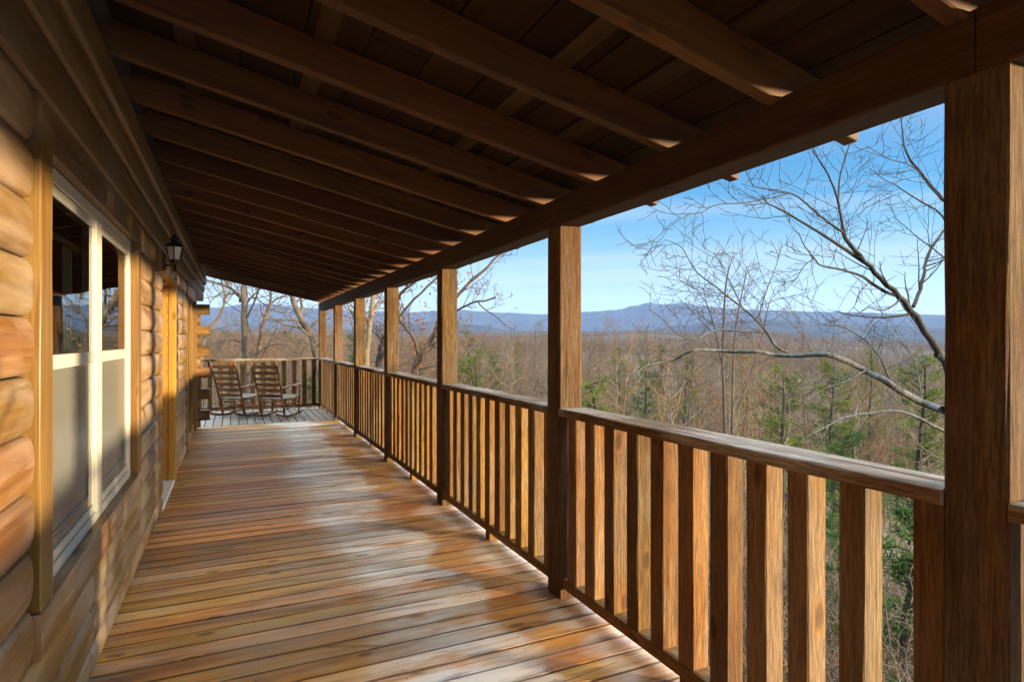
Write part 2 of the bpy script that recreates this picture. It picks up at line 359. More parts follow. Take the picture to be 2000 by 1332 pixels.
# ------------------------------------------------------------------ posts and railing
ordw = ['', 'first', 'second', 'third', 'fourth', 'fifth', 'sixth', 'seventh']
npost = len(POST_Y)
for i, yy in enumerate(POST_Y):
    k = npost-1-i
    lab = 'rough sawn timber post holding up the far corner of porch roof' if k == 0 else f'rough sawn porch roof post, {ordw[k]} along the railing from the far corner post'
    mb = MB(); mb.box(XR, XR+PS, yy, yy+PS, .001, 2.158+(.033 if yy < 2 else .018 if yy < 4 else 0), 'z', ch=.007, wob=.0018)
    o = mb.build('porch_post', M['post'], loc=(XR+PS/2, yy+PS/2, 0)); tag(o, lab, 'post', 'posts carrying the porch roof')
def railing(a, b, along, root):
    """Cap, bottom rail, balusters and spacer block between two posts."""
    L = b-a
    def bx(m, u0, u1, v0, v1, z0, z1, ax, wob=.0018):
        if along == 'y': m.box(v0, v1, u0, u1, z0, z1, ax, ch=.005, wob=wob)
        else: m.box(u0, u1, v0, v1, z0, z1, 'x' if ax == 'y' else ax, ch=.005, wob=wob)
    off = XR if along == 'y' else 13.74
    m = MB(); bx(m, a+.002, b-.002, off-.010 if along == 'y' else off, off+.175, 1.068, 1.112, 'y', .0014); m.build('cap_rail', M['cap'], root)
    m = MB(); bx(m, a+.002, b-.002, off+.02, off+.122, .062, .122, 'y'); m.build('bottom_rail', M['rail'], root)
    m = MB(); mid = (a+b)/2
    bx(m, mid-.04, mid+.04, off+.03, off+.115, .001, .060, 'y', 0); m.build('spacer_block', M['rail'], root)
    n = 11 if along == 'y' else max(2, int(L/.2)); pitch = L/n
    for i in range(n):
        c = a+pitch*(i+.5)+R.uniform(-.006, .006); e = .045+R.uniform(-.003, .003); sh = R.uniform(-.003, .003)
        if along == 'y' and i == 0: c = a+.052
        m = MB(); bx(m, c-e, c+e, off+.025+sh, off+.115+sh, .1235, 1.0665, 'z', .0011); m.build('baluster', M['rail'], root)
for i in range(npost-1):
    k = npost-1-i
    a, b = POST_Y[i]+PS, POST_Y[i+1]
    where = 'far corner post and the first post from it' if k == 1 else f'{ordw[k-1]} and {ordw[k]} posts from the far corner'
    root = empty('railing', (XR+.07, (a+b)/2, 0), f'brown timber railing section between the {where}', 'railing', 'railing sections along the porch')
    railing(a, b, 'y', root)
root = empty('railing', (.4, 13.81, 0), 'brown timber railing across the porch end behind the rocking chairs', 'railing')
railing(-3.4, XR-.002, 'x', root)

# ------------------------------------------------------------------ porch roof
roof = empty('porch_roof', (.6, 5.5, 2.3), 'dark timber lean-to porch roof with open rafters over the deck', 'roof')
mb = MB(); ys = [-2.5]+[p+PS/2 for p in POST_Y[1:-1:2]]+[13.86]
for q, (a, b) in enumerate(zip(ys, ys[1:])):
    za, zb = ((.035, .035), (.035, 0), (0, 0), (0, 0))[min(q, 3)]       # the beam climbs a little towards the near end
    mb.timber((XR+PS/2+.001, a+.002, 2.2425+za), (XR+PS/2+.001, b-.002, 2.2425+zb), PS-.006, .165, ch=.006, wob=.0018)
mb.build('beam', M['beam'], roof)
yr = 13.80
rafts = []
while yr > -2.5: rafts.append(yr); yr -= .585
x0, x1 = -.56, 2.13
for yr in rafts:
    mb = MB(); e = R.uniform(-.02, .02)
    # notched over the beam: the rafter passes with its underside on the beam's top edge
    mb.timber((x0, yr, RB(x0)+RD/2+.045), (x1+e, yr, RB(x1+e)+RD/2+.045), RW+R.uniform(-.004, .004), RD, ch=.004, wob=.0016)
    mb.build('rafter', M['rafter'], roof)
SZ = lambda x: RB(x)+RD+.05
mb = MB(); x = -.56
wid = []
while x < 2.1:
    w = R.choice((.24, .29, .36)) if x < 1.2 else .19
    wid.append((x, min(x+w, 2.185))); x += w
for a, b in wid:
    ya = -2.6
    while ya < 13.9:
        yb = min(13.9, ya+R.uniform(2.2, 3.8))
        ca, cb = Vector(((a+b)/2, ya+.002, SZ((a+b)/2)+.012)), Vector(((a+b)/2, yb-.002, SZ((a+b)/2)+.012))
        mb.timber(ca, cb, (b-a)*1.022-.008, .02, up=(.216, 0, 1), ch=.002); ya = yb
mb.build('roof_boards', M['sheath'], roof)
for bx_ in (1.18, 1.52, .35, -.2):
    mb = MB(); mb.timber((bx_, -2.5, SZ(bx_)-.007), (bx_, 13.85, SZ(bx_)-.007), .085, .012, up=(.216, 0, 1), ch=.002)
    # battens let in above the rafters
    mb.build('batten', M['batten'], roof)
mb = MB(); mb.timber((.77, -2.6, SZ(.77)+.04), (.77, 13.95, SZ(.77)+.04), 2.85, .03, up=(.216, 0, 1)); mb.build('roof_cover', M['felt'], roof)

# ------------------------------------------------------------------ log cabin
cabin = empty('log_cabin', (-2.6, 4.5, 0), 'honey brown log cabin with rounded log walls beside the porch', 'cabin')
OPEN = [(2.322, 4.645, .50, 2.30), (6.08, 7.27, -.1, 2.14), (9.02, 11.20, -.1, 2.14)]   # y0, y1, z0, z1
seams = [2.30-.18*k for k in range(13)]+[.02]
mb = MB()
def log(y0, y1, z0, z1, bulge=.028):
    n = 10; ys = [y0, y0+.006, y0+.016, y0+.035]
    L = y1-y0; m = max(1, int(L/.5))
    ys += [y0+.035+(L-.07)*j/m for j in range(1, m)]+[y1-.035, y1-.016, y1-.006, y1]
    rings = []
    ph = R.uniform(0, 9)
    for j, yy in enumerate(ys):
        q = min(j, len(ys)-1-j); sc = (.55, .78, .93, 1)[min(q, 3)]; bl = bulge+.002*sin(yy*3+ph)
        hz = (z1-z0)/2-.0015; zc = (z0+z1)/2
        pr = [(WX-.05, zc-hz*sc)]
        for t in range(n+1):
            a = -pi/2+pi*t/n
            pr.append((WX+bl*sc*cos(a)**.62 if cos(a) > 1e-6 else WX, zc+hz*sc*sin(a)))
        pr.append((WX-.05, zc+hz*sc))
        rings.append([(px_, yy, pz_) for px_, pz_ in pr])
    mb.loft(rings, ys, smooth=True)
for z1, z0 in zip(seams, seams[1:]):
    if z1-z0 < .03: continue
    cuts = []
    for (a, b, c, d) in OPEN:
        if z0 < d-.03 and z1 > c+.03: cuts.append((a, b))
    y = -3.0
    for a, b in cuts+[(11.42, 99)]:
        # butt joints on long runs
        yy = y
        while a-yy > 5.2:
            log(yy, yy+3.1, z0, z1); yy += 3.1
        if a-yy > .05: log(yy, a, z0, z1)
        y = b
wall = mb.build('wall', M['log'], cabin)
for p in wall.data.polygons: pass
mb = MB()                                           # timber core behind the logs and the other walls
def core(y0, y1, z0, z1): mb.box(-.80, WX-.028, y0, y1, z0, z1, 'y', ch=.001)
core(-3, 2.42, -.05, 2.75); core(2.42, 4.57, -.05, .60); core(2.42, 4.57, 2.15, 2.75); core(4.57, 6.025, -.05, 2.75)
core(6.025, 7.335, 2.205, 2.75); core(7.335, 9.05, -.05, 2.75); core(9.05, 11.17, 2.16, 2.75); core(11.17, 11.40, -.05, 2.75)
mb.box(-5.2, -.80, 11.22, 11.40, -.05, 2.75, 'x'); mb.box(-5.2, -.80, -3, -2.85, -.05, 2.75, 'x'); mb.box(-5.35, -5.2, -3, 11.4, -4, 2.75, 'y')
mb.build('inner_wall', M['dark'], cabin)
mb = MB(); mb.box(-5.2, -.80, -2.85, 11.2, 2.70, 2.74, 'y'); mb.box(-5.2, -.80, -2.85, 11.2, -.05, -.01, 'y')
mb.box(-5.2, -.81, 5.2, 5.3, 0, 2.7, 'x'); mb.box(-5.2, -.81, 1.2, 1.3, 0, 2.7, 'x')
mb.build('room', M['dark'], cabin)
mb = MB()
for (za, zb, xa) in ((2.301, 2.485, -.545), (2.488, 2.625, -.525), (2.628, 2.80, -.495)):
    y = -3.0
    for yb in (3.9, 8.2, 13.82):
        n = 6; h2 = (zb-za)/2; zc = (za+zb)/2; rings = []; ys = [y+.001, y+1, (y+yb)/2, yb-.001]
        for yy in ys:
            pr = [(-.66, za)]+[(xa-.022*(1-cos(-pi/2+pi*t/n)**.5 if cos(-pi/2+pi*t/n) > 1e-6 else 1), zc+h2*sin(-pi/2+pi*t/n)) for t in range(n+1)]+[(-.66, zb)]
            rings.append([(a, yy, b) for a, b in pr])
        mb.loft(rings, ys, smooth=False); y = yb
mb.build('header_beam', M['header'], cabin)
mb = MB(); mb.box(-.605, -.556, 2.345, 4.63, 2.142, 2.298, 'y', wob=.001); mb.build('head_trim', M['header'], cabin)
# corner: crossing log ends
mb = MB()
for k, (z1, z0) in enumerate(zip(seams[1:], seams[2:])):
    xe = -.36 if k % 2 == 0 else -.50
    mb.box(-.80, xe, 11.405, 11.56, z0+.004, z1-.004, 'x', ch=.02)
mb.build('corner_logs', M['log'], cabin)
mb = MB(); mb.timber((-.50, 4.2, 2.98), (-5.4, 4.2, 3.9), 14.6, .1, up=(.2, 0, 1)); mb.build('roof', M['felt'], cabin)

# window with two double-hung units
win = MB(); FX = -.600
def fr(m, y0, y1, z0, z1, x0, x1, ax): m.box(x0, x1, y0, y1, z0, z1, ax, ch=.003)
W0, W1, WM0, WM1, Z0, Z1 = 2.485, 4.49, 3.43, 3.56, .645, 2.14
fr(win, W0, W1, Z1-.055, Z1, -.65, FX+.008, 'y'); fr(win, W0, W1, Z0, Z0+.045, -.65, FX+.008, 'y')
fr(win, W0, W0+.05, Z0+.046, Z1-.056, -.65, FX+.007, 'z'); fr(win, W1-.05, W1, Z0+.046, Z1-.056, -.65, FX+.007, 'z')
fr(win, WM0, WM1, Z0+.046, Z1-.056, -.65, FX+.009, 'z')
window = win.build('window', M['vinyl'], cabin)
for (a, b) in ((W0+.051, WM0-.001), (WM1+.001, W1-.051)):
    s = MB(); ZM = 1.40
    fr(s, a, b, ZM, ZM+.055, -.645, FX+.004, 'y'); fr(s, a, b, Z1-.098, Z1-.057, -.645, FX+.001, 'y')
    fr(s, a, a+.028, ZM+.056, Z1-.099, -.645, FX+.001, 'z'); fr(s, b-.028, b, ZM+.056, Z1-.099, -.645, FX+.001, 'z')
    s.build('upper_sash', M['vinyl'], window)
    g = MB(); g.quad((-.606, a+.02, ZM+.03), (-.606, b-.02, ZM+.03), (-.606, b-.02, Z1-.08), (-.606, a+.02, Z1-.08)); g.build('pane', M['glass'], window)
    s = MB(); fr(s, a, b, Z0+.046, Z0+.085, -.645, FX-.001, 'y'); fr(s, a, a+.024, Z0+.086, ZM-.001, -.645, FX-.001, 'z'); fr(s, b-.024, b, Z0+.086, ZM-.001, -.645, FX-.001, 'z')
    s.build('screen_frame', M['vinyl'], window)
    s = MB(); fr(s, a+.02, b-.02, Z0+.07, ZM+.01, -.612, -.608, 'z'); s.build('insect_screen', M['shade'], window)
    s = MB(); fr(s, a+.07, a+.09, Z0+.15, ZM-.001, -.6075, -.6055, 'z'); fr(s, b-.12, b-.10, Z0+.15, ZM-.001, -.6075, -.6055, 'z'); fr(s, a+.09, b-.12, Z0+.13, Z0+.15, -.6075, -.6055, 'y')
    s.build('inner_sash', M['shade'], window)
    c = MB()
    for q in range(9):
        yc = a+.04+q*.075
        if q in (2, 3, 4, 5): continue
        c.box(-.86, -.852, yc, yc+.05, 1.1, 2.03, 'z', ch=.001)
    c.build('curtain', M['curtain'], window)
    c = MB(); c.box(-.87, -.845, a, b, 2.04, 2.075, 'y'); c.build('curtain_rail', M['vinyl'], window)
for (a, b) in ((2.345, 2.484), (4.491, 4.63)):
    mb = MB(); mb.box(-.62, -.551, a, b, .650, 2.141, 'z', ch=.004, wob=.0015); mb.build('side_trim', M['trim'], window)
mb = MB(); mb.box(-.61, -.549, 2.338, 4.638, .495, .643, 'y', ch=.004, wob=.001); mb.build('sill_trim', M['log'], window)

# recessed doorway
mb = MB(); mb.box(-.80, WX-.012, 7.272, 7.33, .02, 2.139, 'z', ch=.002); mb.box(-.80, WX-.012, 6.03, 6.078, .02, 2.139, 'z', ch=.002)
mb.box(-.80, WX-.012, 6.079, 7.271, 2.141, 2.2, 'y', ch=.002)
dfr = mb.build('door_frame', M['door'], cabin)
mb = MB(); mb.box(-.62, -.548, 7.265, 7.345, .02, 2.20, 'z', ch=.003); mb.build('door_casing', M['door'], cabin)
mb = MB(); mb.box(-.79, -.745, 6.085, 7.265, .03, 2.135, 'z', ch=.003)
for za, zb in ((.2, .9), (1.05, 1.95)):
    for ya in (6.2, 6.75): mb.box(-.744, -.735, ya, ya+.4, za, zb, 'z', ch=.004)
door = mb.build('door', M['door'], cabin)
mb = MB(); mb.lathe((-.72, 6.2, 1.0), [(.01, -.02), (.03, -.012), (.034, 0), (.03, .012), (.01, .02)]); mb.build('handle', M['black'], door)
mb = MB(); mb.box(-.80, -.56, 6.085, 7.265, .001, .028, 'y'); mb.build('threshold', M['threshold'], cabin)
# tall glazed patio doors near the corner
mb = MB()
mb.box(-.64, -.545, 9.02, 9.12, .02, 2.299, 'z'); mb.box(-.64, -.545, 11.09, 11.20, .02, 2.299, 'z'); mb.box(-.62, -.555, 9.121, 11.089, 2.12, 2.298, 'y')
mb.box(-.64, -.575, 9.121, 11.089, .02, .14, 'y')
pd = mb.build('patio_door', M['trim'], cabin)
mb = MB()
for ya in (9.121, 9.62, 10.06, 10.60, 11.03): mb.box(-.64, -.572 if ya != 10.06 else -.56, ya, ya+.058, .141, 2.119, 'z')
mb.build('door_stile', M['trim'], pd)
mb = MB(); mb.quad((-.62, 9.15, .1), (-.62, 11.07, .1), (-.62, 11.07, 2.14), (-.62, 9.15, 2.14)); mb.build('pane', M['glass'], pd)
mb = MB(); mb.box(-.625, -.512, 5.50, 5.64, 2.05, 2.225, 'z', ch=.004); mb.build('lantern_block', M['trim'], cabin)

# ------------------------------------------------------------------ wall lantern
LC = Vector((-.43, 5.57, 2.02))
lan = empty('wall_lantern', LC, 'black iron carriage lantern on a wooden block beside the doorway', 'lantern')
mb = MB()
mb.timber((-.511, 5.57, 2.135), (-.497, 5.57, 2.135), .075, .125, ch=.008); mb.build('backplate', M['black'], lan)
mb = MB(); mb.tube([(-.50, 5.57, 2.12), (-.48, 5.57, 2.108), (-.455, 5.57, 2.118), (-.43, 5.57, 2.13)], .009, 8); mb.tube([(-.43, 5.57, 1.975), (-.43, 5.57, 2.14)], [.005, .012], 8)
mb.lathe(LC, [(.004, -.05), (.011, -.04), (.008, -.03)], 10); mb.build('bracket', M['black'], lan)
mb = MB(); mb.lathe(LC, [(.012, .10), (.034, .115), (.036, .132), (.046, .136), (.046, .142), (.03, .144)], 6, False)
for j in range(6):
    a = 2*pi*j/6+pi/6; mb.tube([LC+Vector((.046*cos(a), .046*sin(a), .14)), LC+Vector((.066*cos(a), .066*sin(a), .245))], .0045, 4)
mb.build('cage', M['black'], lan)
mb = MB(); mb.lathe(LC, [(.042, .143), (.061, .243)], 6, False); mb.build('glass_shade', M['frost'], lan)
mb = MB(); mb.lathe(LC, [(.05, .246), (.08, .244), (.078, .252), (.05, .272), (.032, .283), (.030, .302), (.046, .306), (.044, .314), (.016, .328), (.008, .336), (.010, .344), (.003, .355)], 12, False); mb.build('cap', M['black'], lan)

# ------------------------------------------------------------------ rocking chairs
def rocking_chair(loc, ang, label):
    """Chair frame: +y is the way the sitter faces, x to the right; ang turns it clockwise from +Y."""
    root = empty('rocking_chair', (0, 0, 0), label, 'rocking chair', 'rocking chairs at the porch end')
    hw = .255
    bk = lambda t: (-.02-.36*t+.02*sin(t*3), .06+1.05*t)      # y, z of the back post at t
    for sx in (-1, 1):
        m = MB(); m.tube([(sx*(hw-.02*(1-t)), *bk(t)) for t in (0, .25, .5, .75, .93, 1)], [.019, .021, .021, .02, .018, .010], 8); m.build('back_post', M['chair'], root)
        m = MB(); m.tube([(sx*(hw+.035), .42, .065), (sx*(hw+.035), .435, .30), (sx*(hw+.035), .44, .60)], [.018, .022, .017], 8); m.build('front_leg', M['chair'], root)
        m = MB(); pts = []
        for j in range(9):
            yy = -.36+.92*j/8; pts.append((sx*(hw+.012), yy, .026+.30*(yy-.16)**2))
        m.loft([[(p[0]-.019, p[1], p[2]-.022), (p[0]+.019, p[1], p[2]-.022), (p[0]+.019, p[1], p[2]+.022), (p[0]-.019, p[1], p[2]+.022)] for p in pts], [p[1] for p in pts]); m.build('rocker', M['chair'], root)
        m = MB(); yb, zb = bk(.52)
        ar = [(sx*(hw+.01), yb-.0, zb-.02), (sx*(hw+.03), .15, .612), (sx*(hw+.04), .40, .622), (sx*(hw+.045), .50, .624)]
        ws = (.022, .035, .05, .042)
        m.loft([[(p[0]-w, p[1], p[2]-.012), (p[0]+w, p[1], p[2]-.012), (p[0]+w, p[1], p[2]+.012), (p[0]-w, p[1], p[2]+.012)] for p, w in zip(ar, ws)], [0, .2, .45, .55]); m.build('armrest', M['chair'], root)
        for zf, tb in ((.17, .10), (.27, .20), (.36, .30)):
            m = MB(); yb, zb = bk(tb); m.tube([(sx*(hw-.01), yb, zb), (sx*(hw+.035), .43, zf)], .0105, 6); m.build('side_stretcher', M['chair'], root)
    for t in (.89, .78, .67, .565, .46, .355):
        m = MB(); rings = []
        for j in range(9):
            xx = -hw+2*hw*j/8; yb, zb = bk(t); bow = -.028*(1-(xx/hw)**2); hh = .024+.010*(1-(xx/hw)**2)
            n_ = Vector((0, -.33, .94))
            rings.append([(xx, yb+bow-.005+n_.y*q*hh, zb+q*hh) for q in (-1, 1)]+[(xx, yb+bow+.005+n_.y*q*hh, zb+q*hh) for q in (1, -1)])
        m.loft(rings, [2*hw*j/8 for j in range(9)]); m.build('back_slat', M['chair'], root)
    for t in (.06, .16, .245):
        m = MB(); yb, zb = bk(t); m.tube([(-hw, yb, zb), (hw, yb, zb)], .0105, 6); m.build('rear_stretcher', M['chair'], root)
    for zz in (.19, .30):
        m = MB(); m.tube([(-hw-.03, .43, zz), (hw+.03, .43, zz)], .0115, 6); m.build('front_stretcher', M['chair'], root)
    m = MB(); yb, zb = bk(.285)
    for j in range(14):
        f0, f1 = j/14, (j+.92)/14; g = lambda f: (yb+.03+(.46-yb-.03)*f, zb+(.405-zb)*f-.012*sin(pi*f))
        (ya, za), (yc, zc) = g(f0), g(f1)
        wa, wc = hw-.01+.045*f0, hw-.01+.045*f1
        m.loft([[(-wa, ya, za-.012), (wa, ya, za-.012), (wa, ya, za+.012), (-wa, ya, za+.012)], [(-wc, yc, zc-.012), (wc, yc, zc-.012), (wc, yc, zc+.012), (-wc, yc, zc+.012)]], [0, .03])
    m.build('seat', M['rush'], root)
    root.location = loc; root.rotation_euler = (0, 0, -ang)
    return root
rocking_chair((.02, 12.95, .004), radians(34), 'slat-backed wooden rocking chair beside the stacked log corner')
rocking_chair((.72, 12.46, .004), radians(34), 'slat-backed wooden rocking chair on the side towards the long railing')

# small dry leaves on the boards
for q, (lx, ly, lab) in enumerate(((-.36, 4.55, 'small pale curled leaf on the deck out from the cabin window'), (.93, 8.1, 'small orange dry leaf on the deck close to the railing'), (.2, 3.1, 'tiny pale scrap of leaf on the boards in mid deck'))):
    m = MB(); s_ = (.026, .035, .012)[q]; a = R.uniform(0, 6)
    for j in range(4):
        p = []
        for (u, w) in ((j/4, -1), ((j+1)/4, -1), ((j+1)/4, 1), (j/4, 1)):
            ww = w*.5*sin(pi*min(max(u, .04), .98)); X = (u-.5)*2*s_; Y = ww*s_; Z = .004+.5*s_*(abs(ww)+.8*(u-.5)**2)
            p.append((lx+X*cos(a)-Y*sin(a), ly+X*sin(a)+Y*cos(a), Z))
        m.quad(*p, tone=(.5, .5, .5))
    tag(m.build('dry_leaf', M['dryleaf'], loc=(lx, ly, 0)), lab, 'leaf')
# ------------------------------------------------------------------ land
from mathutils import noise as mn
def ground(x, y):
    d = .34*max(0, x-2.6)+.10*max(0, y-15.5)
    z = -2.9-24*(1-exp(-d/24))
    if x < 2.6: z += 0.05*(2.6-x) if y > 15 else 0
    r = sqrt(x*x+y*y)
    z += .35*mn.noise(Vector((x*.12, y*.12, 3)))*min(1, r/15)
    if r > 120:
        w = min(1, (r-120)/500)
        sm = lambda t: (lambda q: q*q*(3-2*q))(max(0, min(1, t)))
        z += w*(12*mn.noise(Vector((x/170, y/170, 7)))+15*mn.noise(Vector((x/600, y/600, 1))))
        side = 1-.75*sm((math.degrees(atan2(x, y))-46)/14)
        z += side*(15*sm((r-90)/330)+9*sm((r-420)/900))
    return z
mb = MB()
azs = [radians(-60+a*1.0) for a in range(0, 171, 2)]
rs = [0.0]+[2*1.115**k for k in range(1, 82)]
rs = [r for r in rs if r < 7800]
idx = {}
for i, r in enumerate(rs):
    for j, a in enumerate(azs):
        x, y = -8+r*sin(a), -8+r*cos(a)
        idx[i, j] = len(mb.v); mb.v.append((x, y, ground(x, y)))
for i in range(len(rs)-1):
    for j in range(len(azs)-1):
        mb.face((idx[i, j], idx[i+1, j], idx[i+1, j+1], idx[i, j+1]), [(0, 0)]*4, (.5, .5, .5), True)
def land_mat(name, far=False):
    m, nt = mat(name)
    geo = nd(nt, 'ShaderNodeNewGeometry').outputs['Position']
    if not far:
        a = noise(nt, geo, .8, 6, .7); b = noise(nt, geo, .02, 5, .65); c = noise(nt, geo, 9, 4, .7)
        col = ramp(nt, a, [(.3, (.05, .036, .023)), (.5, (.10, .072, .046)), (.7, (.16, .12, .08))])
        col = mixc(nt, math_(nt, 'MULTIPLY', c, .5), col, (.10, .09, .05))
        # distant woods: bare-wood brown with strips of evergreen
        ln_ = nd(nt, 'ShaderNodeVectorMath', operation='LENGTH'); ln(nt, geo, ln_.inputs[0])
        wf = ramp(nt, math_(nt, 'MULTIPLY', ln_.outputs['Value'], .001), [(.25, 0.0), (.6, 1.0)])
        w = ramp(nt, b, [(.35, (.062, .046, .036)), (.5, (.08, .056, .043)), (.58, (.085, .058, .046)), (.7, (.03, .034, .02))])
        col = mixc(nt, wf, col, mixc(nt, noise(nt, geo, .12, 5, .75), tuple([.04, .03, .025]), w))
        finish(nt, col, .95, a, .8, .2, .1)
    else:
        a = noise(nt, geo, .012, 6, .7); b = noise(nt, geo, .0028, 4, .6)
        col = ramp(nt, a, [(.3, (.012, .013, .018)), (.7, (.036, .034, .040))])
        col = mixc(nt, ramp(nt, b, [(.5, 0.0), (.7, .7)]), col, (.018, .022, .017))
        finish(nt, col, .95, a, 1.0, 12, .1)
    return m
g = mb.build('ground', land_mat('winter_ground')); tag(g, 'brown winter hillside falling away from the porch into the valley', 'hillside', kind='structure')

# mountains: real relief, profile read off the skyline
def interp(tab, x):
    if x <= tab[0][0]: return tab[0][1]
    for (a, b), (c, d) in zip(tab, tab[1:]):
        if x <= c: t = (x-a)/(c-a); t = t*t*(3-2*t); return b+(d-b)*t
    return tab[-1][1]
def ridge(name, tab, r0, rm, r1, lab, rough, seed, az0=-24, az1=74, step=.25, lift=0):
    m = MB(); na = int((az1-az0)/step)+1; nr = 34; id_ = {}
    for i in range(nr):
        r = r0+(r1-r0)*i/(nr-1)
        for j in range(na):
            az = az0+step*j; a = radians(az)
            xp = CX+FPX*math.tan(max(-1.2, min(1.2, a-YAW)))
            cz = cos(a-YAW)
            hz = max(2.0, (CY-interp(tab, xp)+lift)/FPX*rm*max(.35, cz)+H)
            x, y = r*sin(a), r*cos(a)
            q = (r-r0)/(rm-r0) if r < rm else 1-(r-rm)/(r1-rm)
            q = max(0, min(1, q)); prof = q**1.25
            sp = mn.fractal(Vector((x/(rm*.11), y/(rm*.11), seed)), .9, 2.1, 6)
            sp2 = abs(mn.noise(Vector((az*.55, r/(rm*1.2), seed+4))))
            z = -40+(hz+40)*prof*(1-rough*1.1*sp2*(1-q)*1.6) + rough*(hz+40)*sp*.32*(1-q*q)+ rough*7*mn.noise(Vector((az*2.2, 1, seed)))*q*rm/3000
            id_[i, j] = len(m.v); m.v.append((x, y, z))
    for i in range(nr-1):
        for j in range(na-1):
            m.face((id_[i, j], id_[i+1, j], id_[i+1, j+1], id_[i, j+1]), [(0, 0)]*4, (.5,)*3, True)
    tag(m.build(name, M['far']), lab, 'mountains', kind='structure')
M['far'] = land_mat('far_wooded_slope', True)
ridge('mountains', [(300, 612), (420, 605), (480, 598), (520, 597), (565, 601), (600, 607), (640, 605), (690, 610), (720, 612), (800, 614), (850, 611), (895, 608), (930, 612), (990, 615), (1060, 618), (1150, 613), (1205, 609), (1240, 601), (1265, 595.5), (1300, 598.5), (1332, 595), (1375, 602), (1430, 607), (1480, 609), (1530, 611), (1600, 613), (1680, 614), (1760, 617), (1840, 619), (2000, 622), (2400, 628)], 3300, 5200, 6600, 'long blue mountain range along the horizon', .55, 3, lift=4)
ridge('hills', [(300, 650), (700, 647), (800, 636), (860, 630), (930, 640), (1000, 650), (1150, 652), (1260, 650), (1330, 640), (1400, 634), (1470, 628), (1540, 631), (1620, 637), (1720, 640), (1850, 646), (2100, 650)], 1500, 2300, 3100, 'lower brown wooded hills in front of the mountains', .5, 9, step=.3, lift=7)

# ------------------------------------------------------------------ trees
class TB:
    """Collects the limbs of one tree and meshes them as tapering tubes."""
    def __init__(s, seed): s.r = random.Random(seed); s.limbs = []
    def limb(s, pts, r0, r1, k=5):
        n = len(pts); s.limbs.append((pts, [r0+(r1-r0)*(i/(n-1))**.8 for i in range(n)], k))
    def wander(s, p, d, L, r0, r1, n, crook=.25, lift=.1, k=5):
        pts = [Vector(p)]; d = Vector(d).normalized()
        for i in range(n):
            d = (d+Vector((s.r.uniform(-1, 1), s.r.uniform(-1, 1), s.r.uniform(-.7, 1)))*crook+Vector((0, 0, lift))).normalized()
            pts.append(pts[-1]+d*L/n)
        s.limb(pts, r0, r1, k); return pts, d
    def branch(s, pts, r, t0, count, L, depth, spread=.9, crook=.28, lift=.1, rmin=.004, taper=.5, sub_n=.62, sub_l=.55):
        n = len(pts)-1
        for q in range(count):
            t = t0+(1-t0)*((q+s.r.random())/count); i = min(n-1, int(t*n)); f = t*n-i
            p = pts[i].lerp(pts[i+1], f); d = (pts[i+1]-pts[i]).normalized()
            side = d.cross(Vector((s.r.gauss(0, 1), s.r.gauss(0, 1), s.r.gauss(0, 1))))
            if side.length < 1e-4: continue
            nd_ = (d*s.r.uniform(.35, .8)+side.normalized()*spread).normalized()
            ll = L*s.r.uniform(.5, 1.1)*(1-.55*t); rr = max(rmin, r*(1-.7*t)*taper)
            sub, _ = s.wander(p, nd_, ll, rr, max(rmin*.55, rr*.3), 5 if depth > 0 else 3, crook, lift, 5 if rr > .03 else (4 if rr > .012 else 3))
            if depth > 0: s.branch(sub, rr, .2, max(2, int(count*sub_n)), ll*sub_l, depth-1, spread, crook*1.15, lift, rmin, taper, sub_n, sub_l)
    def mb(s, shift=Vector()):
        m = MB(); m_ = Random0
        for pts, rad, k in s.limbs: m.tube([p+shift for p in pts], rad, k, caps=False, tone=(.5, .5, .5))
        return m
Random0 = None
def bare_tree(seed, h, dens=1.0, rmin=.006, fork=.35, lean=.06):
    t = TB(seed); r0 = h*.0095+.02
    d = Vector((t.r.uniform(-lean, lean), t.r.uniform(-lean, lean), 1))
    pts, _ = t.wander((0, 0, -.4), d, h, r0, rmin, 9, .09, .12, 7)
    t.branch(pts, r0, .22, int(14*dens), h*.40, 2, 1.0, .26, .05, rmin, .55)
    if t.r.random() < fork:
        p2, _ = t.wander(pts[3], d+Vector((t.r.uniform(-.5, .5), t.r.uniform(-.5, .5), 0)), h*.6, r0*.6, rmin, 6, .12, .12, 6)
        t.branch(p2, r0*.6, .2, int(10*dens), h*.32, 2, 1.0, .26, .05, rmin, .55)
    return t
def brush(seed, h, stems=7, rmin=.004):
    t = TB(seed)
    for q in range(stems):
        d = Vector((t.r.uniform(-.75, .75), t.r.uniform(-.75, .75), 1)); hh = h*t.r.uniform(.55, 1)
        pts, _ = t.wander((t.r.uniform(-.5, .5), t.r.uniform(-.5, .5), -.3), d, hh, .012+hh*.0045, rmin, 7, .24, .03, 5)
        t.branch(pts, .012+hh*.0045, .25, 9, hh*.38, 1, 1.0, .34, .02, rmin, .5)
    return t
def thing_from(me, name, loc, rz, sc, label, cat, group, parts=()):
    o = bpy.data.objects.new(name, me); COL.objects.link(o); o.location = loc; o.rotation_euler = (0, 0, rz); o.scale = (sc,)*3
    return tag(o, label, cat, group)

def in_view(x, y, lo=-20, hi=70):
    a = math.degrees(atan2(x, y)); return lo < a < hi
HOUSE = lambda x, y: x < 3.6 and y < 15.2

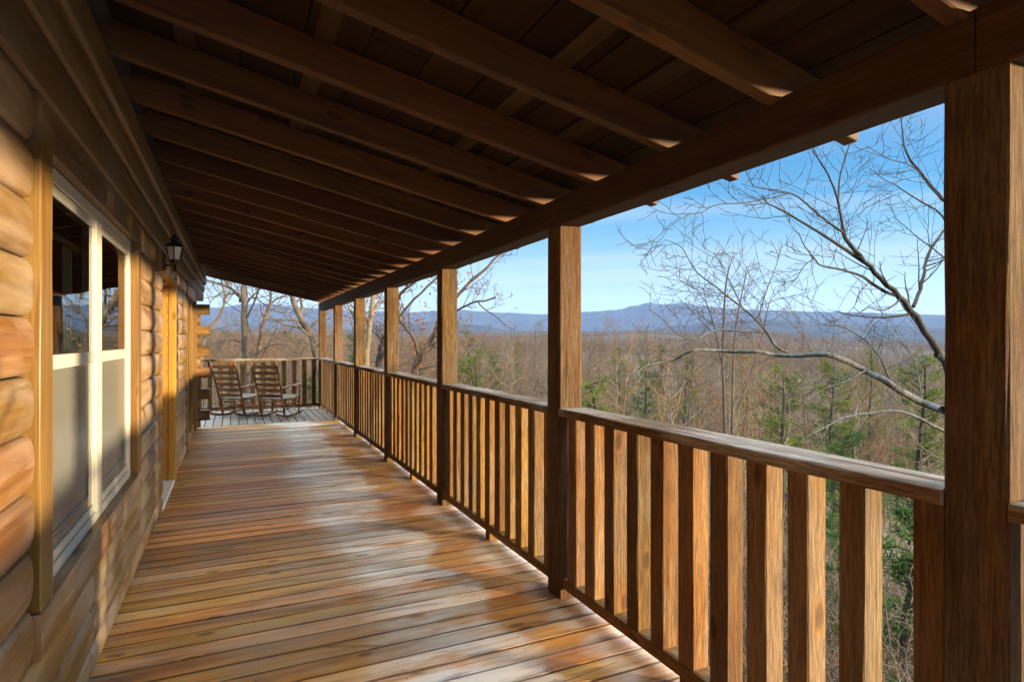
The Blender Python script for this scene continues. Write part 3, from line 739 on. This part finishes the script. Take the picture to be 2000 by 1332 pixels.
TREES = [bare_tree(100+q, (13, 11, 15, 12, 14, 10)[q], 1.1, .0075) for q in range(6)]
tm = [t.mb().mesh('bare_tree', None) for t in TREES]
for q, me in enumerate(tm): me.materials.append(M[('bark_pale', 'bark_red', 'bark', 'bark_red', 'bark_pale', 'bark_red')[q]])
bm_ = [brush(300+q, (4.2, 3.4, 5.2, 3.0)[q], (7, 8, 6, 9)[q]).mb().mesh('brush', None) for q in range(4)]
for q, me in enumerate(bm_): me.materials.append(M[('bark_pale', 'bark', 'bark_pale', 'bark_red')[q]])

PT = random.Random(77)
# individual bare trees of the nearer woods (tree tops kept below the skyline as in the photo)
n = 0; tries = 0; placed = []
while n < 150 and tries < 6000:
    tries += 1
    r = 14+86*PT.random()**.75; a = radians(PT.uniform(-17, 68)); x, y = r*sin(a), r*cos(a)
    if HOUSE(x, y) or x < 7 and y < 19: continue
    if any((x-u)**2+(y-v)**2 < (1.3+r*.018)**2 for u, v in placed): continue
    z = ground(x, y)
    q = PT.randrange(6); hq = (13, 11, 15, 12, 14, 10)[q]
    topmax = H+r*(.018 if r > 30 else -.035)+PT.uniform(-1.2, .8)      # how far the crown may rise
    sc = min(1.25, (topmax-z)/hq)
    if sc < .22: continue
    placed.append((x, y))
    thing_from(tm[q], 'bare_tree', (x, y, z), PT.uniform(0, 6.3), sc, 'bare leafless tree among many in the brown winter woods below the porch', 'tree', 'bare trees of the winter woods'); n += 1
# brush on the slope just outside the railing
n = 0; tries = 0; pb = []
while n < 260 and tries < 9000:
    tries += 1
    if PT.random() < .8:
        r = 4.4+22*PT.random()**1.35; a = radians(PT.uniform(2, 72))
    else:
        r = 16+14*PT.random(); a = radians(PT.uniform(-14, 10))
    x, y = r*sin(a), r*cos(a)
    if x < 4.3 and y < 16: continue
    if any((x-u)**2+(y-v)**2 < .42**2 for u, v in pb): continue
    z = ground(x, y); q = PT.randrange(4); hq = (4.2, 3.4, 5.2, 3.0)[q]
    lim = H-.9-r*.05+PT.uniform(-.9, .5) if y < 16 else H-.1-r*.015+PT.uniform(-.8, .5)
    sc = min(1.25, (lim-z)/hq)
    if sc < .25: continue
    pb.append((x, y))
    thing_from(bm_[q], 'bare_shrub', (x, y, z), PT.uniform(0, 6.3), sc, 'bare many-stemmed shrub in the thicket on the slope below the porch', 'shrub', 'bare shrubs of the thicket'); n += 1

# the rest of the woods: one mass
pts = []; rot = []; scl = []; ids = []
for lo, hi, num, pw in ((55, 620, 6500, 1.25), (480, 1500, 12500, 1.0)):
    for _ in range(num):
        r = sqrt(lo**2+(hi**2-lo**2)*PT.random()**pw); a = radians(PT.uniform(-19, 69)); x, y = r*sin(a), r*cos(a)
        z = ground(x, y); nz = mn.noise(Vector((x/45, y/45, 9)))+PT.uniform(-.35, .35); q = (1, 3, 5)[PT.randrange(3)] if nz > .12 else (2, 2, 0, 4)[PT.randrange(4)]; hq = (13, 11, 15, 12, 14, 10)[q]
        sc = PT.uniform(.7, 1.35)
        sc = min(sc, max(.35, (H+r*.015+PT.uniform(-2, 2)-z)/hq))
        pts.append((x, y, z-.3)); rot.append((0, 0, PT.uniform(0, 6.3))); scl.append(sc); ids.append(q)
me = bpy.data.meshes.new('far_woods'); me.from_pydata(pts, [], [])
for nm, ty, dat, key in (('rot', 'FLOAT_VECTOR', [c for r_ in rot for c in r_], 'vector'), ('scl', 'FLOAT', scl, 'value'), ('ids', 'INT', ids, 'value')):
    at = me.attributes.new(nm, ty, 'POINT'); at.data.foreach_set(key, dat)
fw = bpy.data.objects.new('far_woods', me); COL.objects.link(fw)
tag(fw, 'brown mass of bare winter woods filling the valley beyond the nearer trees', 'woods', kind='stuff')
pc = bpy.data.collections.new('wood_kinds')
for q, m_ in enumerate(tm):
    o = bpy.data.objects.new('bare_tree_kind', m_); pc.objects.link(o)
ng = bpy.data.node_groups.new('scatter', 'GeometryNodeTree')
ng.interface.new_socket('Geometry', in_out='INPUT', socket_type='NodeSocketGeometry'); ng.interface.new_socket('Geometry', in_out='OUTPUT', socket_type='NodeSocketGeometry')
gi = ng.nodes.new('NodeGroupInput'); go = ng.nodes.new('NodeGroupOutput'); ip = ng.nodes.new('GeometryNodeInstanceOnPoints'); ci = ng.nodes.new('GeometryNodeCollectionInfo')
ci.inputs['Collection'].default_value = pc; ci.inputs['Separate Children'].default_value = True; ci.inputs['Reset Children'].default_value = True
ip.inputs['Pick Instance'].default_value = True
def na(nm, ty):
    x = ng.nodes.new('GeometryNodeInputNamedAttribute'); x.data_type = ty; x.inputs['Name'].default_value = nm; return x.outputs[0]
ng.links.new(gi.outputs[0], ip.inputs['Points']); ng.links.new(ci.outputs[0], ip.inputs['Instance'])
ng.links.new(na('ids', 'INT'), ip.inputs['Instance Index']); ng.links.new(na('rot', 'FLOAT_VECTOR'), ip.inputs['Rotation']); ng.links.new(na('scl', 'FLOAT'), ip.inputs['Scale'])
ng.links.new(ip.outputs[0], go.inputs[0])
fw.modifiers.new('scatter', 'NODES').node_group = ng

# ------------------------------------------------------------------ evergreens
def pine(loc, h, w, seed, label, group=None, kind='needle', open_=.5):
    t = random.Random(seed); root = empty('pine_tree', loc, label, 'pine', group)
    L = Vector(loc); tr = MB(); fo = MB()
    tr.tube([L+Vector((.1*sin(k+seed), .1*cos(k*1.3), h*k/8-.3)) for k in range(9)], [h*.014*(1-k/9)+.01 for k in range(9)], 7, caps=False)
    nb = int(h*9)
    for q in range(nb):
        f = .12+.86*(q+t.random())/nb; a = t.uniform(0, 6.3); ln_ = w*(.25+.75*(1-f)**.7)*t.uniform(.55, 1.1)*min(1, .35+f*2.2)
        p = L+Vector((0, 0, h*f)); d = Vector((cos(a), sin(a), t.uniform(.15, .75)))
        bp = [p+d*ln_*s/3+Vector((0, 0, .06*ln_*(s/3)**2)) for s in range(4)]
        tr.tube(bp, [.018, .013, .009, .004], 4, caps=False)
        nc = max(5, int(ln_*11))
        for s in range(nc):
            u = .25+.75*(s+t.random())/nc
            c = p+d*ln_*u+Vector((t.gauss(0, .10), t.gauss(0, .10), t.gauss(.03, .07)))*(.6+ln_*.4)
            lt = t.random()
            for nn in range(13):
                dv = Vector((t.gauss(0, 1), t.gauss(0, 1), t.gauss(.35, .8))).normalized(); sv = dv.cross(Vector((t.gauss(0, 1), t.gauss(0, 1), t.gauss(0, 1)))).normalized()
                l_ = t.uniform(.10, .20)
                b0 = c+dv*.01
                fo.quad(b0-sv*.009, b0+sv*.009, b0+dv*l_+sv*.005, b0+dv*l_-sv*.005, (min(1, max(0, lt+t.uniform(-.2, .2))), .5, .5))
    tr.build('trunk', M['bark_dark'], root); fo.build('crown', M[kind], root); return root
def cone(x, y, d, top, w, seed, lab, group=None, kind='needle'):
    """Pine whose tip shows at photo pixel (x, top) when it stands d metres off."""
    p = px(x, CY, d); z = ground(p.x, p.y); h = px(x, top, d).z-z
    return pine((p.x, p.y, z), h, w, seed, lab, group, kind)
cone(925, 0, 27, 688, 2.0, 1, 'bushy yellow-green pine low beside the fourth post from the far corner')
cone(1158, 0, 15, 738, 1.2, 2, 'small yellow-green pine close against the fifth post from the far corner')
cone(916, 0, 70, 646, 2.6, 3, 'dark conical conifer poking above the woods towards the valley', kind='cedar')
cone(1530, 0, 22, 722, 1.9, 4, 'loose green pine behind the lichen covered bough')
cone(1625, 0, 26, 702, 2.2, 5, 'tall green pine in the thicket under the long grey bough')
cone(1800, 0, 21, 692, 1.9, 6, 'yellow-green pine next to the dark post at the edge of the woods')
cone(1655, 0, 10.5, 842, 1.0, 7, 'dark green young cedar low behind the railing cap', kind='cedar')
cone(1775, 0, 8.0, 925, .8, 8, 'dark green cedar seen through the balusters beside the big post', kind='cedar')
cone(608, 0, 22, 735, .8, 10, 'small bright green conifer behind the rocking chairs', kind='cedar')
cone(690, 0, 60, 650, 2.2, 12, 'dark conifer seen between the posts near the far corner', kind='cedar')
for q, (x_, d_, t_) in enumerate(((1210, 60, 676), (1290, 85, 672), (1450, 75, 678), (1010, 95, 664), (1340, 50, 692), (820, 75, 668), (1700, 60, 676), (1260, 45, 700), (1420, 120, 668), (960, 60, 684), (1515, 80, 676))):
    cone(x_, 0, d_, t_, 2.3, 20+q, 'pine standing far down among the bare trees of the valley', 'pines far down in the woods', 'cedar' if q % 2 else 'needle')

# ------------------------------------------------------------------ trees shaped after the photo
def P(lst, d0, d1=None, wob=0):
    d1 = d0 if d1 is None else d1; n = len(lst)
    return [px(x, y, d0+(d1-d0)*i/(n-1)+wob*sin(i*1.9)) for i, (x, y) in enumerate(lst)]
def smooth(pts, k=3):
    out = []; n = len(pts)
    for i in range(n-1):
        p0, p1, p2, p3 = pts[max(0, i-1)], pts[i], pts[i+1], pts[min(n-1, i+2)]
        for j in range(k):
            t = j/k; out.append(.5*((2*p1)+(p2-p0)*t+(2*p0-5*p1+4*p2-p3)*t*t+(3*p1-p0-3*p2+p3)*t**3))
    out.append(pts[-1]); return out
def shaped_tree(name, label, cat, base, limbs, m, seed, twig=1.0, rmin=.004, leaves=None, tdepth=2, thin=1.0):
    """limbs: (points, r0, r1, twigs, twig length). The first is the trunk; the rest are one crown."""
    root = empty(name, base, label, cat)
    t = TB(seed); tr = TB(seed)
    for q, (pts, r0, r1, tw, tl) in enumerate(limbs):
        s = smooth(pts); s = [p+Vector((t.r.uniform(-1, 1), t.r.uniform(-1, 1), t.r.uniform(-1, 1)))*r1*.45 for p in s]
        r0, r1 = r0*thin, r1*thin
        (tr if q == 0 else t).limb(s, r0, r1, 8 if r0 > .02 else 5)
        if tw: t.branch(s, max(.010, r1*2), .08, int(tw*twig), tl*1.6, tdepth, .8, .2, .05, rmin, .5, .34 if tdepth == 1 else .5, .8 if tdepth == 1 else .6)
    tr.mb().build('trunk', M[m], root); t.mb().build('crown', M[m], root)
    if leaves:
        lf = MB()
        for (x, y, d, n, sp) in leaves:
            c = px(x, y, d)
            for j in range(n):
                p = c+Vector((t.r.gauss(0, sp), t.r.gauss(0, sp), t.r.gauss(0, sp*.7))); u = Vector((t.r.gauss(0, 1), t.r.gauss(0, 1), t.r.gauss(0, 1))).normalized(); v = u.cross(Vector((t.r.gauss(0, 1), 1, .3))).normalized()
                s_ = t.r.uniform(.028, .055); lf.quad(p-u*s_, p-v*s_*.45, p+u*s_, p+v*s_*.5+u.cross(v)*.02)
        lf.build('leaves', M['redleaf'], root)
    return root
D = 7.0
shaped_tree('bare_tree', 'big bare tree with dark forked limbs reaching in from behind the dark post', 'tree', (px(1905, CY, D+.3).x, px(1905, CY, D+.3).y, ground(px(1905, CY, D+.3).x, px(1905, CY, D+.3).y)), [
    (P([(1935, 1400), (1915, 1100), (1895, 900), (1868, 760), (1836, 692)], D+.3, D), .11, .066, 0, 0),
    (P([(1836, 692), (1808, 647), (1782, 606), (1755, 579), (1721, 545), (1688, 512), (1661, 478), (1648, 451)], D, D-.3), .062, .030, 8, .6),
    (P([(1648, 451), (1641, 420), (1637, 395), (1629, 369), (1616, 339), (1597, 309), (1586, 288), (1575, 262)], D-.3, D-.5), .026, .008, 9, .5),
    (P([(1637, 400), (1637, 384), (1641, 343), (1650, 313), (1659, 279), (1665, 250), (1672, 220)], D-.3, D-.1), .020, .006, 8, .5),
    (P([(1755, 579), (1729, 570), (1699, 551), (1684, 540), (1654, 530), (1624, 523), (1601, 517), (1590, 504), (1572, 482), (1560, 455)], D, D-.8), .034, .006, 12, .6),
    (P([(1688, 512), (1654, 489), (1631, 474), (1601, 455), (1560, 430), (1530, 412), (1500, 398), (1488, 380)], D-.15, D-.9), .036, .008, 12, .6),
    (P([(1648, 455), (1620, 436), (1590, 412), (1568, 392), (1550, 380), (1520, 372), (1480, 367), (1464, 352), (1457, 334)], D-.3, D-1.2), .022, .006, 9, .55),
    (P([(1540, 378), (1500, 388), (1450, 397), (1400, 400), (1370, 415), (1340, 421), (1300, 450), (1275, 470), (1245, 485)], D-.8, D-1.6), .011, .003, 12, .4),
    (P([(1782, 600), (1797, 564), (1806, 530), (1808, 508), (1823, 478), (1842, 452), (1860, 430)], D, D+.6), .034, .020, 9, .6),
    (P([(1868, 760), (1880, 600), (1868, 480), (1850, 400), (1840, 388), (1815, 361), (1800, 339), (1778, 313), (1766, 286), (1763, 256), (1758, 225)], D+.2, D+.3), .06, .008, 12, .65),
    (P([(1868, 480), (1840, 421), (1800, 395), (1770, 376), (1748, 361), (1725, 350), (1700, 330)], D+.3, D-.2), .022, .005, 10, .5),
    (P([(1868, 520), (1840, 500), (1815, 480), (1790, 462), (1765, 440), (1745, 425)], D+.4, D+.2), .018, .005, 9, .5),
    (P([(1800, 339), (1770, 320), (1740, 312), (1710, 296), (1690, 284)], D+.2, D-.3), .012, .004, 8, .4),
    (P([(1590, 505), (1570, 520), (1555, 545), (1530, 570)], D-.6, D-.8), .010, .004, 7, .4),
    (P([(1700, 551), (1680, 570), (1668, 600), (1640, 622)], D-.2, D-.6), .010, .004, 7, .4),
], 'bark_dark', 5, 1.2, .0034, tdepth=1, thin=.66)
D = 6.2
shaped_tree('bare_tree', 'low crooked tree whose long pale lichen crusted bough curves over the railing', 'tree', (px(1990, CY, D).x, px(1990, CY, D).y, ground(px(1990, CY, D).x, px(1990, CY, D).y)), [
    (P([(2010, 1350), (1990, 1050), (1950, 900), (1890, 830), (1836, 800)], D+.5, D), .10, .060, 0, 0),
    (P([(1836, 800), (1795, 783), (1754, 760), (1720, 739), (1686, 722), (1653, 705), (1612, 692), (1558, 695), (1511, 693), (1480, 687), (1436, 687), (1403, 685), (1362, 683), (1335, 692), (1311, 705), (1267, 712), (1240, 732)], D, D-.6, .16), .054, .006, 12, .5),
    (P([(1538, 688), (1514, 675), (1497, 648), (1480, 628), (1450, 601), (1420, 578), (1393, 556), (1364, 535), (1346, 509), (1330, 482), (1300, 468)], D-.25, D-.9), .020, .004, 16, .5),
    (P([(1497, 648), (1463, 648), (1402, 645), (1369, 658), (1348, 662), (1320, 650), (1290, 620), (1268, 605)], D-.3, D-.9), .016, .004, 12, .45),
    (P([(1480, 628), (1490, 590), (1500, 560), (1512, 530), (1520, 500), (1505, 470)], D-.4, D-.1), .012, .003, 9, .45),
    (P([(1450, 601), (1430, 560), (1410, 520), (1395, 495)], D-.4, D-.6), .009, .003, 8, .4),
    (P([(1420, 580), (1380, 575), (1350, 560), (1325, 545)], D-.5, D-.9), .008, .003, 8, .35),
    (P([(1690, 724), (1650, 745), (1610, 760), (1570, 785)], D-.1, D-.5), .012, .004, 8, .4),
    (P([(1880, 860), (1845, 842), (1820, 830), (1790, 814), (1750, 802), (1700, 807), (1650, 815), (1615, 832), (1580, 850)], D-.1, D-.9), .030, .006, 9, .45),
    (P([(1335, 692), (1320, 720), (1305, 745), (1290, 755)], D-.5, D-.6), .007, .003, 5, .3),
    (P([(1740, 750), (1720, 700), (1690, 665), (1650, 640), (1600, 628), (1570, 610)], D, D-.5), .014, .004, 10, .5),
    (P([(1800, 785), (1790, 720), (1770, 680), (1740, 650)], D+.1, D+.3), .014, .004, 9, .5),
], 'lichen', 9, 1.15, .0032, tdepth=1, thin=.78)
D = 9.5
shaped_tree('bare_tree', 'slender twin-stemmed sapling with fine upright twigs against the blue hills', 'tree', (px(1415, CY, D).x, px(1415, CY, D).y, ground(px(1415, CY, D).x, px(1415, CY, D).y)), [
    (P([(1428, 1200), (1418, 900), (1412, 720), (1415, 600), (1420, 540), (1432, 500)], D, D), .035, .006, 14, .6),
    (P([(1428, 1000), (1432, 720), (1440, 620), (1452, 560), (1458, 520)], D, D+.3), .025, .005, 14, .6),
    (P([(1412, 720), (1395, 640), (1380, 590), (1372, 560)], D, D-.4), .014, .004, 12, .5),
    (P([(1440, 800), (1480, 690), (1500, 600), (1515, 560)], D, D+.4), .018, .004, 12, .55),
], 'bark', 12, 1.2, .0042, tdepth=1)
D = 19.0
def base_of(x, d): p = px(x, CY, d); return (p.x, p.y, ground(p.x, p.y))
shaped_tree('bare_tree', 'thick upright grey trunk beyond the end railing, lit along its right side', 'tree', base_of(476, D), [
    (P([(477, 880), (477, 760), (477, 700), (478, 640), (477, 580), (476, 540), (480, 450), (476, 360)], D), .125, .07, 6, 2.2),
    (P([(470, 590), (467, 577), (450, 563), (430, 556), (404, 548), (380, 550)], D, D-.6), .05, .02, 12, 1.2),
    (P([(449, 563), (433, 554), (420, 552), (409, 548), (395, 540)], D-.2, D+.3), .03, .012, 9, 1.0),
    (P([(482, 592), (489, 583), (496, 576), (507, 566), (520, 552)], D, D+.5), .045, .02, 9, 1.2),
    (P([(494, 580), (510, 590), (520, 598), (524, 601)], D, D+.2), .02, .012, 6, .8),
    (P([(470, 668), (455, 664), (435, 666), (418, 672), (404, 676)], D, D-.5), .022, .01, 10, 1.0),
    (P([(481, 620), (490, 655), (497, 668), (494, 690)], D, D-.3), .02, .008, 8, .7),
], 'bark', 21, .9, .008)
D = 20.5
shaped_tree('bare_tree', 'slim forked tree leaning to the right beside the thick grey trunk', 'tree', base_of(500, D), [
    (P([(493, 860), (497, 760), (501, 700), (505, 685), (510, 662), (514, 632), (521, 610), (528, 594)], D), .085, .055, 7, 1.2),
    (P([(528, 594), (529, 575), (530, 540), (536, 480)], D), .05, .02, 10, 1.3),
    (P([(527, 596), (538, 585), (553, 580), (570, 568), (585, 548)], D, D+.5), .04, .015, 11, 1.3),
    (P([(502, 692), (516, 680), (530, 674), (550, 673), (566, 680), (575, 690)], D, D-.8), .03, .01, 12, 1.0),
    (P([(525, 603), (545, 608), (560, 611), (578, 607)], D, D+.8), .02, .01, 9, 1.0),
], 'bark', 22, .9, .008)
D = 18.0
shaped_tree('bare_tree', 'heavy leaning trunk hung with pale vines beside the far corner post', 'tree', base_of(618, D), [
    (P([(640, 860), (628, 740), (616, 685), (607, 652), (595, 634), (586, 617), (577, 598), (569, 580), (560, 550), (545, 500)], D), .13, .06, 9, 1.3),
    (P([(588, 620), (590, 600), (588, 585), (592, 560)], D, D+.5), .05, .03, 8, 1.2),
    (P([(600, 642), (615, 630), (625, 622), (640, 600), (660, 575)], D, D+.3), .04, .012, 12, 1.2),
    (P([(610, 665), (600, 670), (590, 660), (575, 668), (560, 662)], D, D-.5), .025, .008, 14, .9),
    (P([(614, 680), (624, 670), (634, 655), (645, 660)], D, D-.4), .025, .008, 16, .8),
], 'bark', 23, .9, .008)
D = 22.0
shaped_tree('bare_tree', 'thin slanting tree rising beside the cabin corner logs', 'tree', base_of(398, D), [
    (P([(385, 780), (398, 665), (405, 650), (419, 628), (430, 613), (437, 596), (439, 580), (434, 556), (428, 520)], D), .07, .03, 12, 1.4),
    (P([(438, 590), (444, 575), (452, 560), (450, 540)], D), .03, .012, 9, 1.0),
    (P([(408, 597), (416, 583), (428, 574), (436, 568)], D), .012, .02, 9, 1.0),
], 'bark_pale', 24, .9, .008)
D = 15.5
shaped_tree('bare_tree', 'pale trunk with sparse red leaves beside the second post from the far corner', 'tree', base_of(720, D), [
    (P([(715, 860), (716, 720), (719, 658), (723, 630), (727, 600), (729, 575), (735, 530), (745, 480)], D), .085, .05, 9, 1.1),
    (P([(722, 640), (706, 625), (690, 610), (672, 600), (655, 585)], D, D-.4), .03, .01, 12, 1.0),
    (P([(726, 610), (742, 595), (755, 585)], D, D+.4), .025, .01, 9, .9),
], 'bark_pale', 25, .9, .007, leaves=[(735, 622, D, 30, .35), (725, 640, D, 18, .4), (700, 640, D, 14, .5), (745, 655, D, 20, .4), (742, 593, D, 16, .3)])
D = 13.5
shaped_tree('oak_tree', 'crooked leaning oak with clinging red-brown leaves beside the fourth post from the far corner', 'oak', base_of(805, D), [
    (P([(785, 880), (800, 760), (807, 730), (816, 700), (834, 679), (852, 640)], D), .085, .058, 5, .8),
    (P([(852, 640), (874, 603), (894, 577), (918, 550), (945, 529), (969, 502), (985, 490), (1010, 470)], D, D+.4), .055, .018, 9, .9),
    (P([(816, 700), (812, 672), (800, 650), (786, 632), (780, 622), (795, 600), (810, 583), (849, 547), (880, 515)], D, D-.4), .04, .022, 9, .9),
    (P([(781, 622), (776, 600), (779, 580), (790, 566), (806, 555), (830, 535)], D, D-.3), .045, .025, 9, .8),
    (P([(862, 625), (894, 606), (912, 596), (930, 589), (950, 587), (969, 580)], D, D-.5), .03, .016, 9, .7),
    (P([(934, 590), (945, 603), (966, 616), (982, 630), (999, 643)], D-.3, D-.4), .018, .006, 6, .5),
    (P([(834, 679), (850, 670), (870, 655), (890, 648)], D, D-.2), .03, .012, 10, .8),
    (P([(818, 722), (835, 718), (855, 715), (880, 716)], D, D-.6), .018, .006, 10, .7),
], 'bark', 26, .9, .006, leaves=[(820, 617, D, 34, .3), (803, 612, D, 20, .25), (788, 650, D, 26, .4), (818, 667, D, 34, .3), (795, 706, D, 44, .4), (830, 700, D, 18, .5), (905, 560, D, 12, .3), (908, 545, D, 12, .25), (950, 560, D, 10, .4), (848, 575, D, 10, .4), (760, 690, D, 24, .5)])
D = 24
shaped_tree('bare_tree', 'dark stout broken trunk low beside the third post from the far corner', 'tree', base_of(742, D), [
    (P([(738, 800), (741, 720), (744, 690), (748, 668), (752, 655)], D), .15, .10, 8, 1.2),
    (P([(748, 668), (760, 650), (772, 640), (790, 622)], D, D+.4), .05, .02, 9, 1.2),
], 'bark_dark', 27, .9, .008)

# ------------------------------------------------------------------ air
mb = MB(); mb.box(-2600, 6600, -60, 7400, -190, 620, 'y', ch=0.01)
hz = mb.build('haze', None); tag(hz, 'thin pale blue winter haze over the valley', 'haze', kind='stuff')
m, nt = mat('valley_haze'); v = nd(nt, 'ShaderNodeVolumePrincipled'); o = nd(nt, 'ShaderNodeOutputMaterial')
v.inputs['Color'].default_value = (.33, .55, 1, 1); v.inputs['Density'].default_value = HAZE = 3.2e-5; v.inputs['Anisotropy'].default_value = 0.0
ln(nt, v.outputs[0], o.inputs['Volume']); hz.data.materials.append(m)

# ------------------------------------------------------------------ light
SUN_EL, SUN_AZ = radians(3.0), radians(134)        # azimuth clockwise from +Y: behind the camera, over the railing
sd = Vector((sin(SUN_AZ)*cos(SUN_EL), cos(SUN_AZ)*cos(SUN_EL), sin(SUN_EL)))
sl = bpy.data.lights.new('sun', 'SUN'); sl.energy = 2.0; sl.angle = radians(2.5); sl.color = (1, .78, .48)
so = bpy.data.objects.new('sun', sl); COL.objects.link(so); so.rotation_euler = sd.to_track_quat('Z', 'Y').to_euler()
w = bpy.data.worlds.new('World'); S.world = w; w.use_nodes = True; nt = w.node_tree; nt.nodes.clear()
sky = nd(nt, 'ShaderNodeTexSky', sky_type='NISHITA'); sky.sun_disc = False; sky.sun_elevation = SUN_EL; sky.sun_rotation = SUN_AZ
sky.altitude = 300; sky.air_density = 1.0; sky.dust_density = .0; sky.ozone_density = 4.5
bg = nd(nt, 'ShaderNodeBackground'); bg.inputs[1].default_value = .079
# thin streaks of high cloud
tc = nd(nt, 'ShaderNodeTexCoord').outputs['Generated']; sp = nd(nt, 'ShaderNodeSeparateXYZ'); ln(nt, tc, sp.inputs[0])
zz = math_(nt, 'ADD', math_(nt, 'MAXIMUM', sp.outputs[2], 0.0), .10)
cb = nd(nt, 'ShaderNodeCombineXYZ'); ln(nt, math_(nt, 'DIVIDE', sp.outputs[0], zz), cb.inputs[0]); ln(nt, math_(nt, 'DIVIDE', sp.outputs[1], zz), cb.inputs[1])
vr = nd(nt, 'ShaderNodeVectorRotate', rotation_type='Z_AXIS'); vr.inputs['Angle'].default_value = radians(40); ln(nt, cb.outputs[0], vr.inputs['Vector'])
cl = noise(nt, mapv(nt, vr.outputs[0], (.22, 1.25, 1), (3.3, 2.05, 0)), 1, 5, .55, .5)
cl = ramp(nt, cl, [(.47, 0.0), (.64, 1.0)])
veil = ramp(nt, sp.outputs[2], [(0.0, .92), (.08, .72), (.15, .34), (.21, .06), (.5, .03)])     # whiter towards the horizon
high = ramp(nt, sp.outputs[2], [(.37, 0.0), (.52, 1.0)])         # added bright cloud sheet overhead, out of view, to fill the deck with light
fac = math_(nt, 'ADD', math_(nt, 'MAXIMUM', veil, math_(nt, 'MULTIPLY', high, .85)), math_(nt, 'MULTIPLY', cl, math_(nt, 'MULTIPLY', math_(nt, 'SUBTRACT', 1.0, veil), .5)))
skyc = nd(nt, 'ShaderNodeHueSaturation'); skyc.inputs['Saturation'].default_value = 1.0; skyc.inputs['Value'].default_value = .92; ln(nt, sky.outputs[0], skyc.inputs['Color'])
lum = nd(nt, 'ShaderNodeRGBToBW'); ln(nt, sky.outputs[0], lum.inputs[0])
cc = nd(nt, 'ShaderNodeVectorMath', operation='SCALE'); cc.inputs[0].default_value = (.80, .96, 1.08)
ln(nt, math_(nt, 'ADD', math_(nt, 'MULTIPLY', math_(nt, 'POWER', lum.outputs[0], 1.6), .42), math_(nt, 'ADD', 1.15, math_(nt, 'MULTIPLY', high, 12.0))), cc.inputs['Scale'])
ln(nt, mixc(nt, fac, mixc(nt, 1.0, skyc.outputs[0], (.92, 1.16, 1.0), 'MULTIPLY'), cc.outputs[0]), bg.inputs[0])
ow = nd(nt, 'ShaderNodeOutputWorld'); ln(nt, bg.outputs[0], ow.inputs[0])

S.view_settings.view_transform = 'Standard'; S.view_settings.look = 'None'; S.view_settings.exposure = 2.9; S.view_settings.gamma = 1
S.view_settings.use_curve_mapping = False
S.render.engine = 'CYCLES'; c = S.cycles
c.max_bounces = 8; c.diffuse_bounces = 5; c.glossy_bounces = 3; c.transmission_bounces = 4; c.transparent_max_bounces = 8; c.volume_bounces = 0
c.use_adaptive_sampling = True; c.adaptive_threshold = .02; c.use_denoising = True
c.sample_clamp_indirect = 6; c.caustics_reflective = False; c.caustics_refractive = False
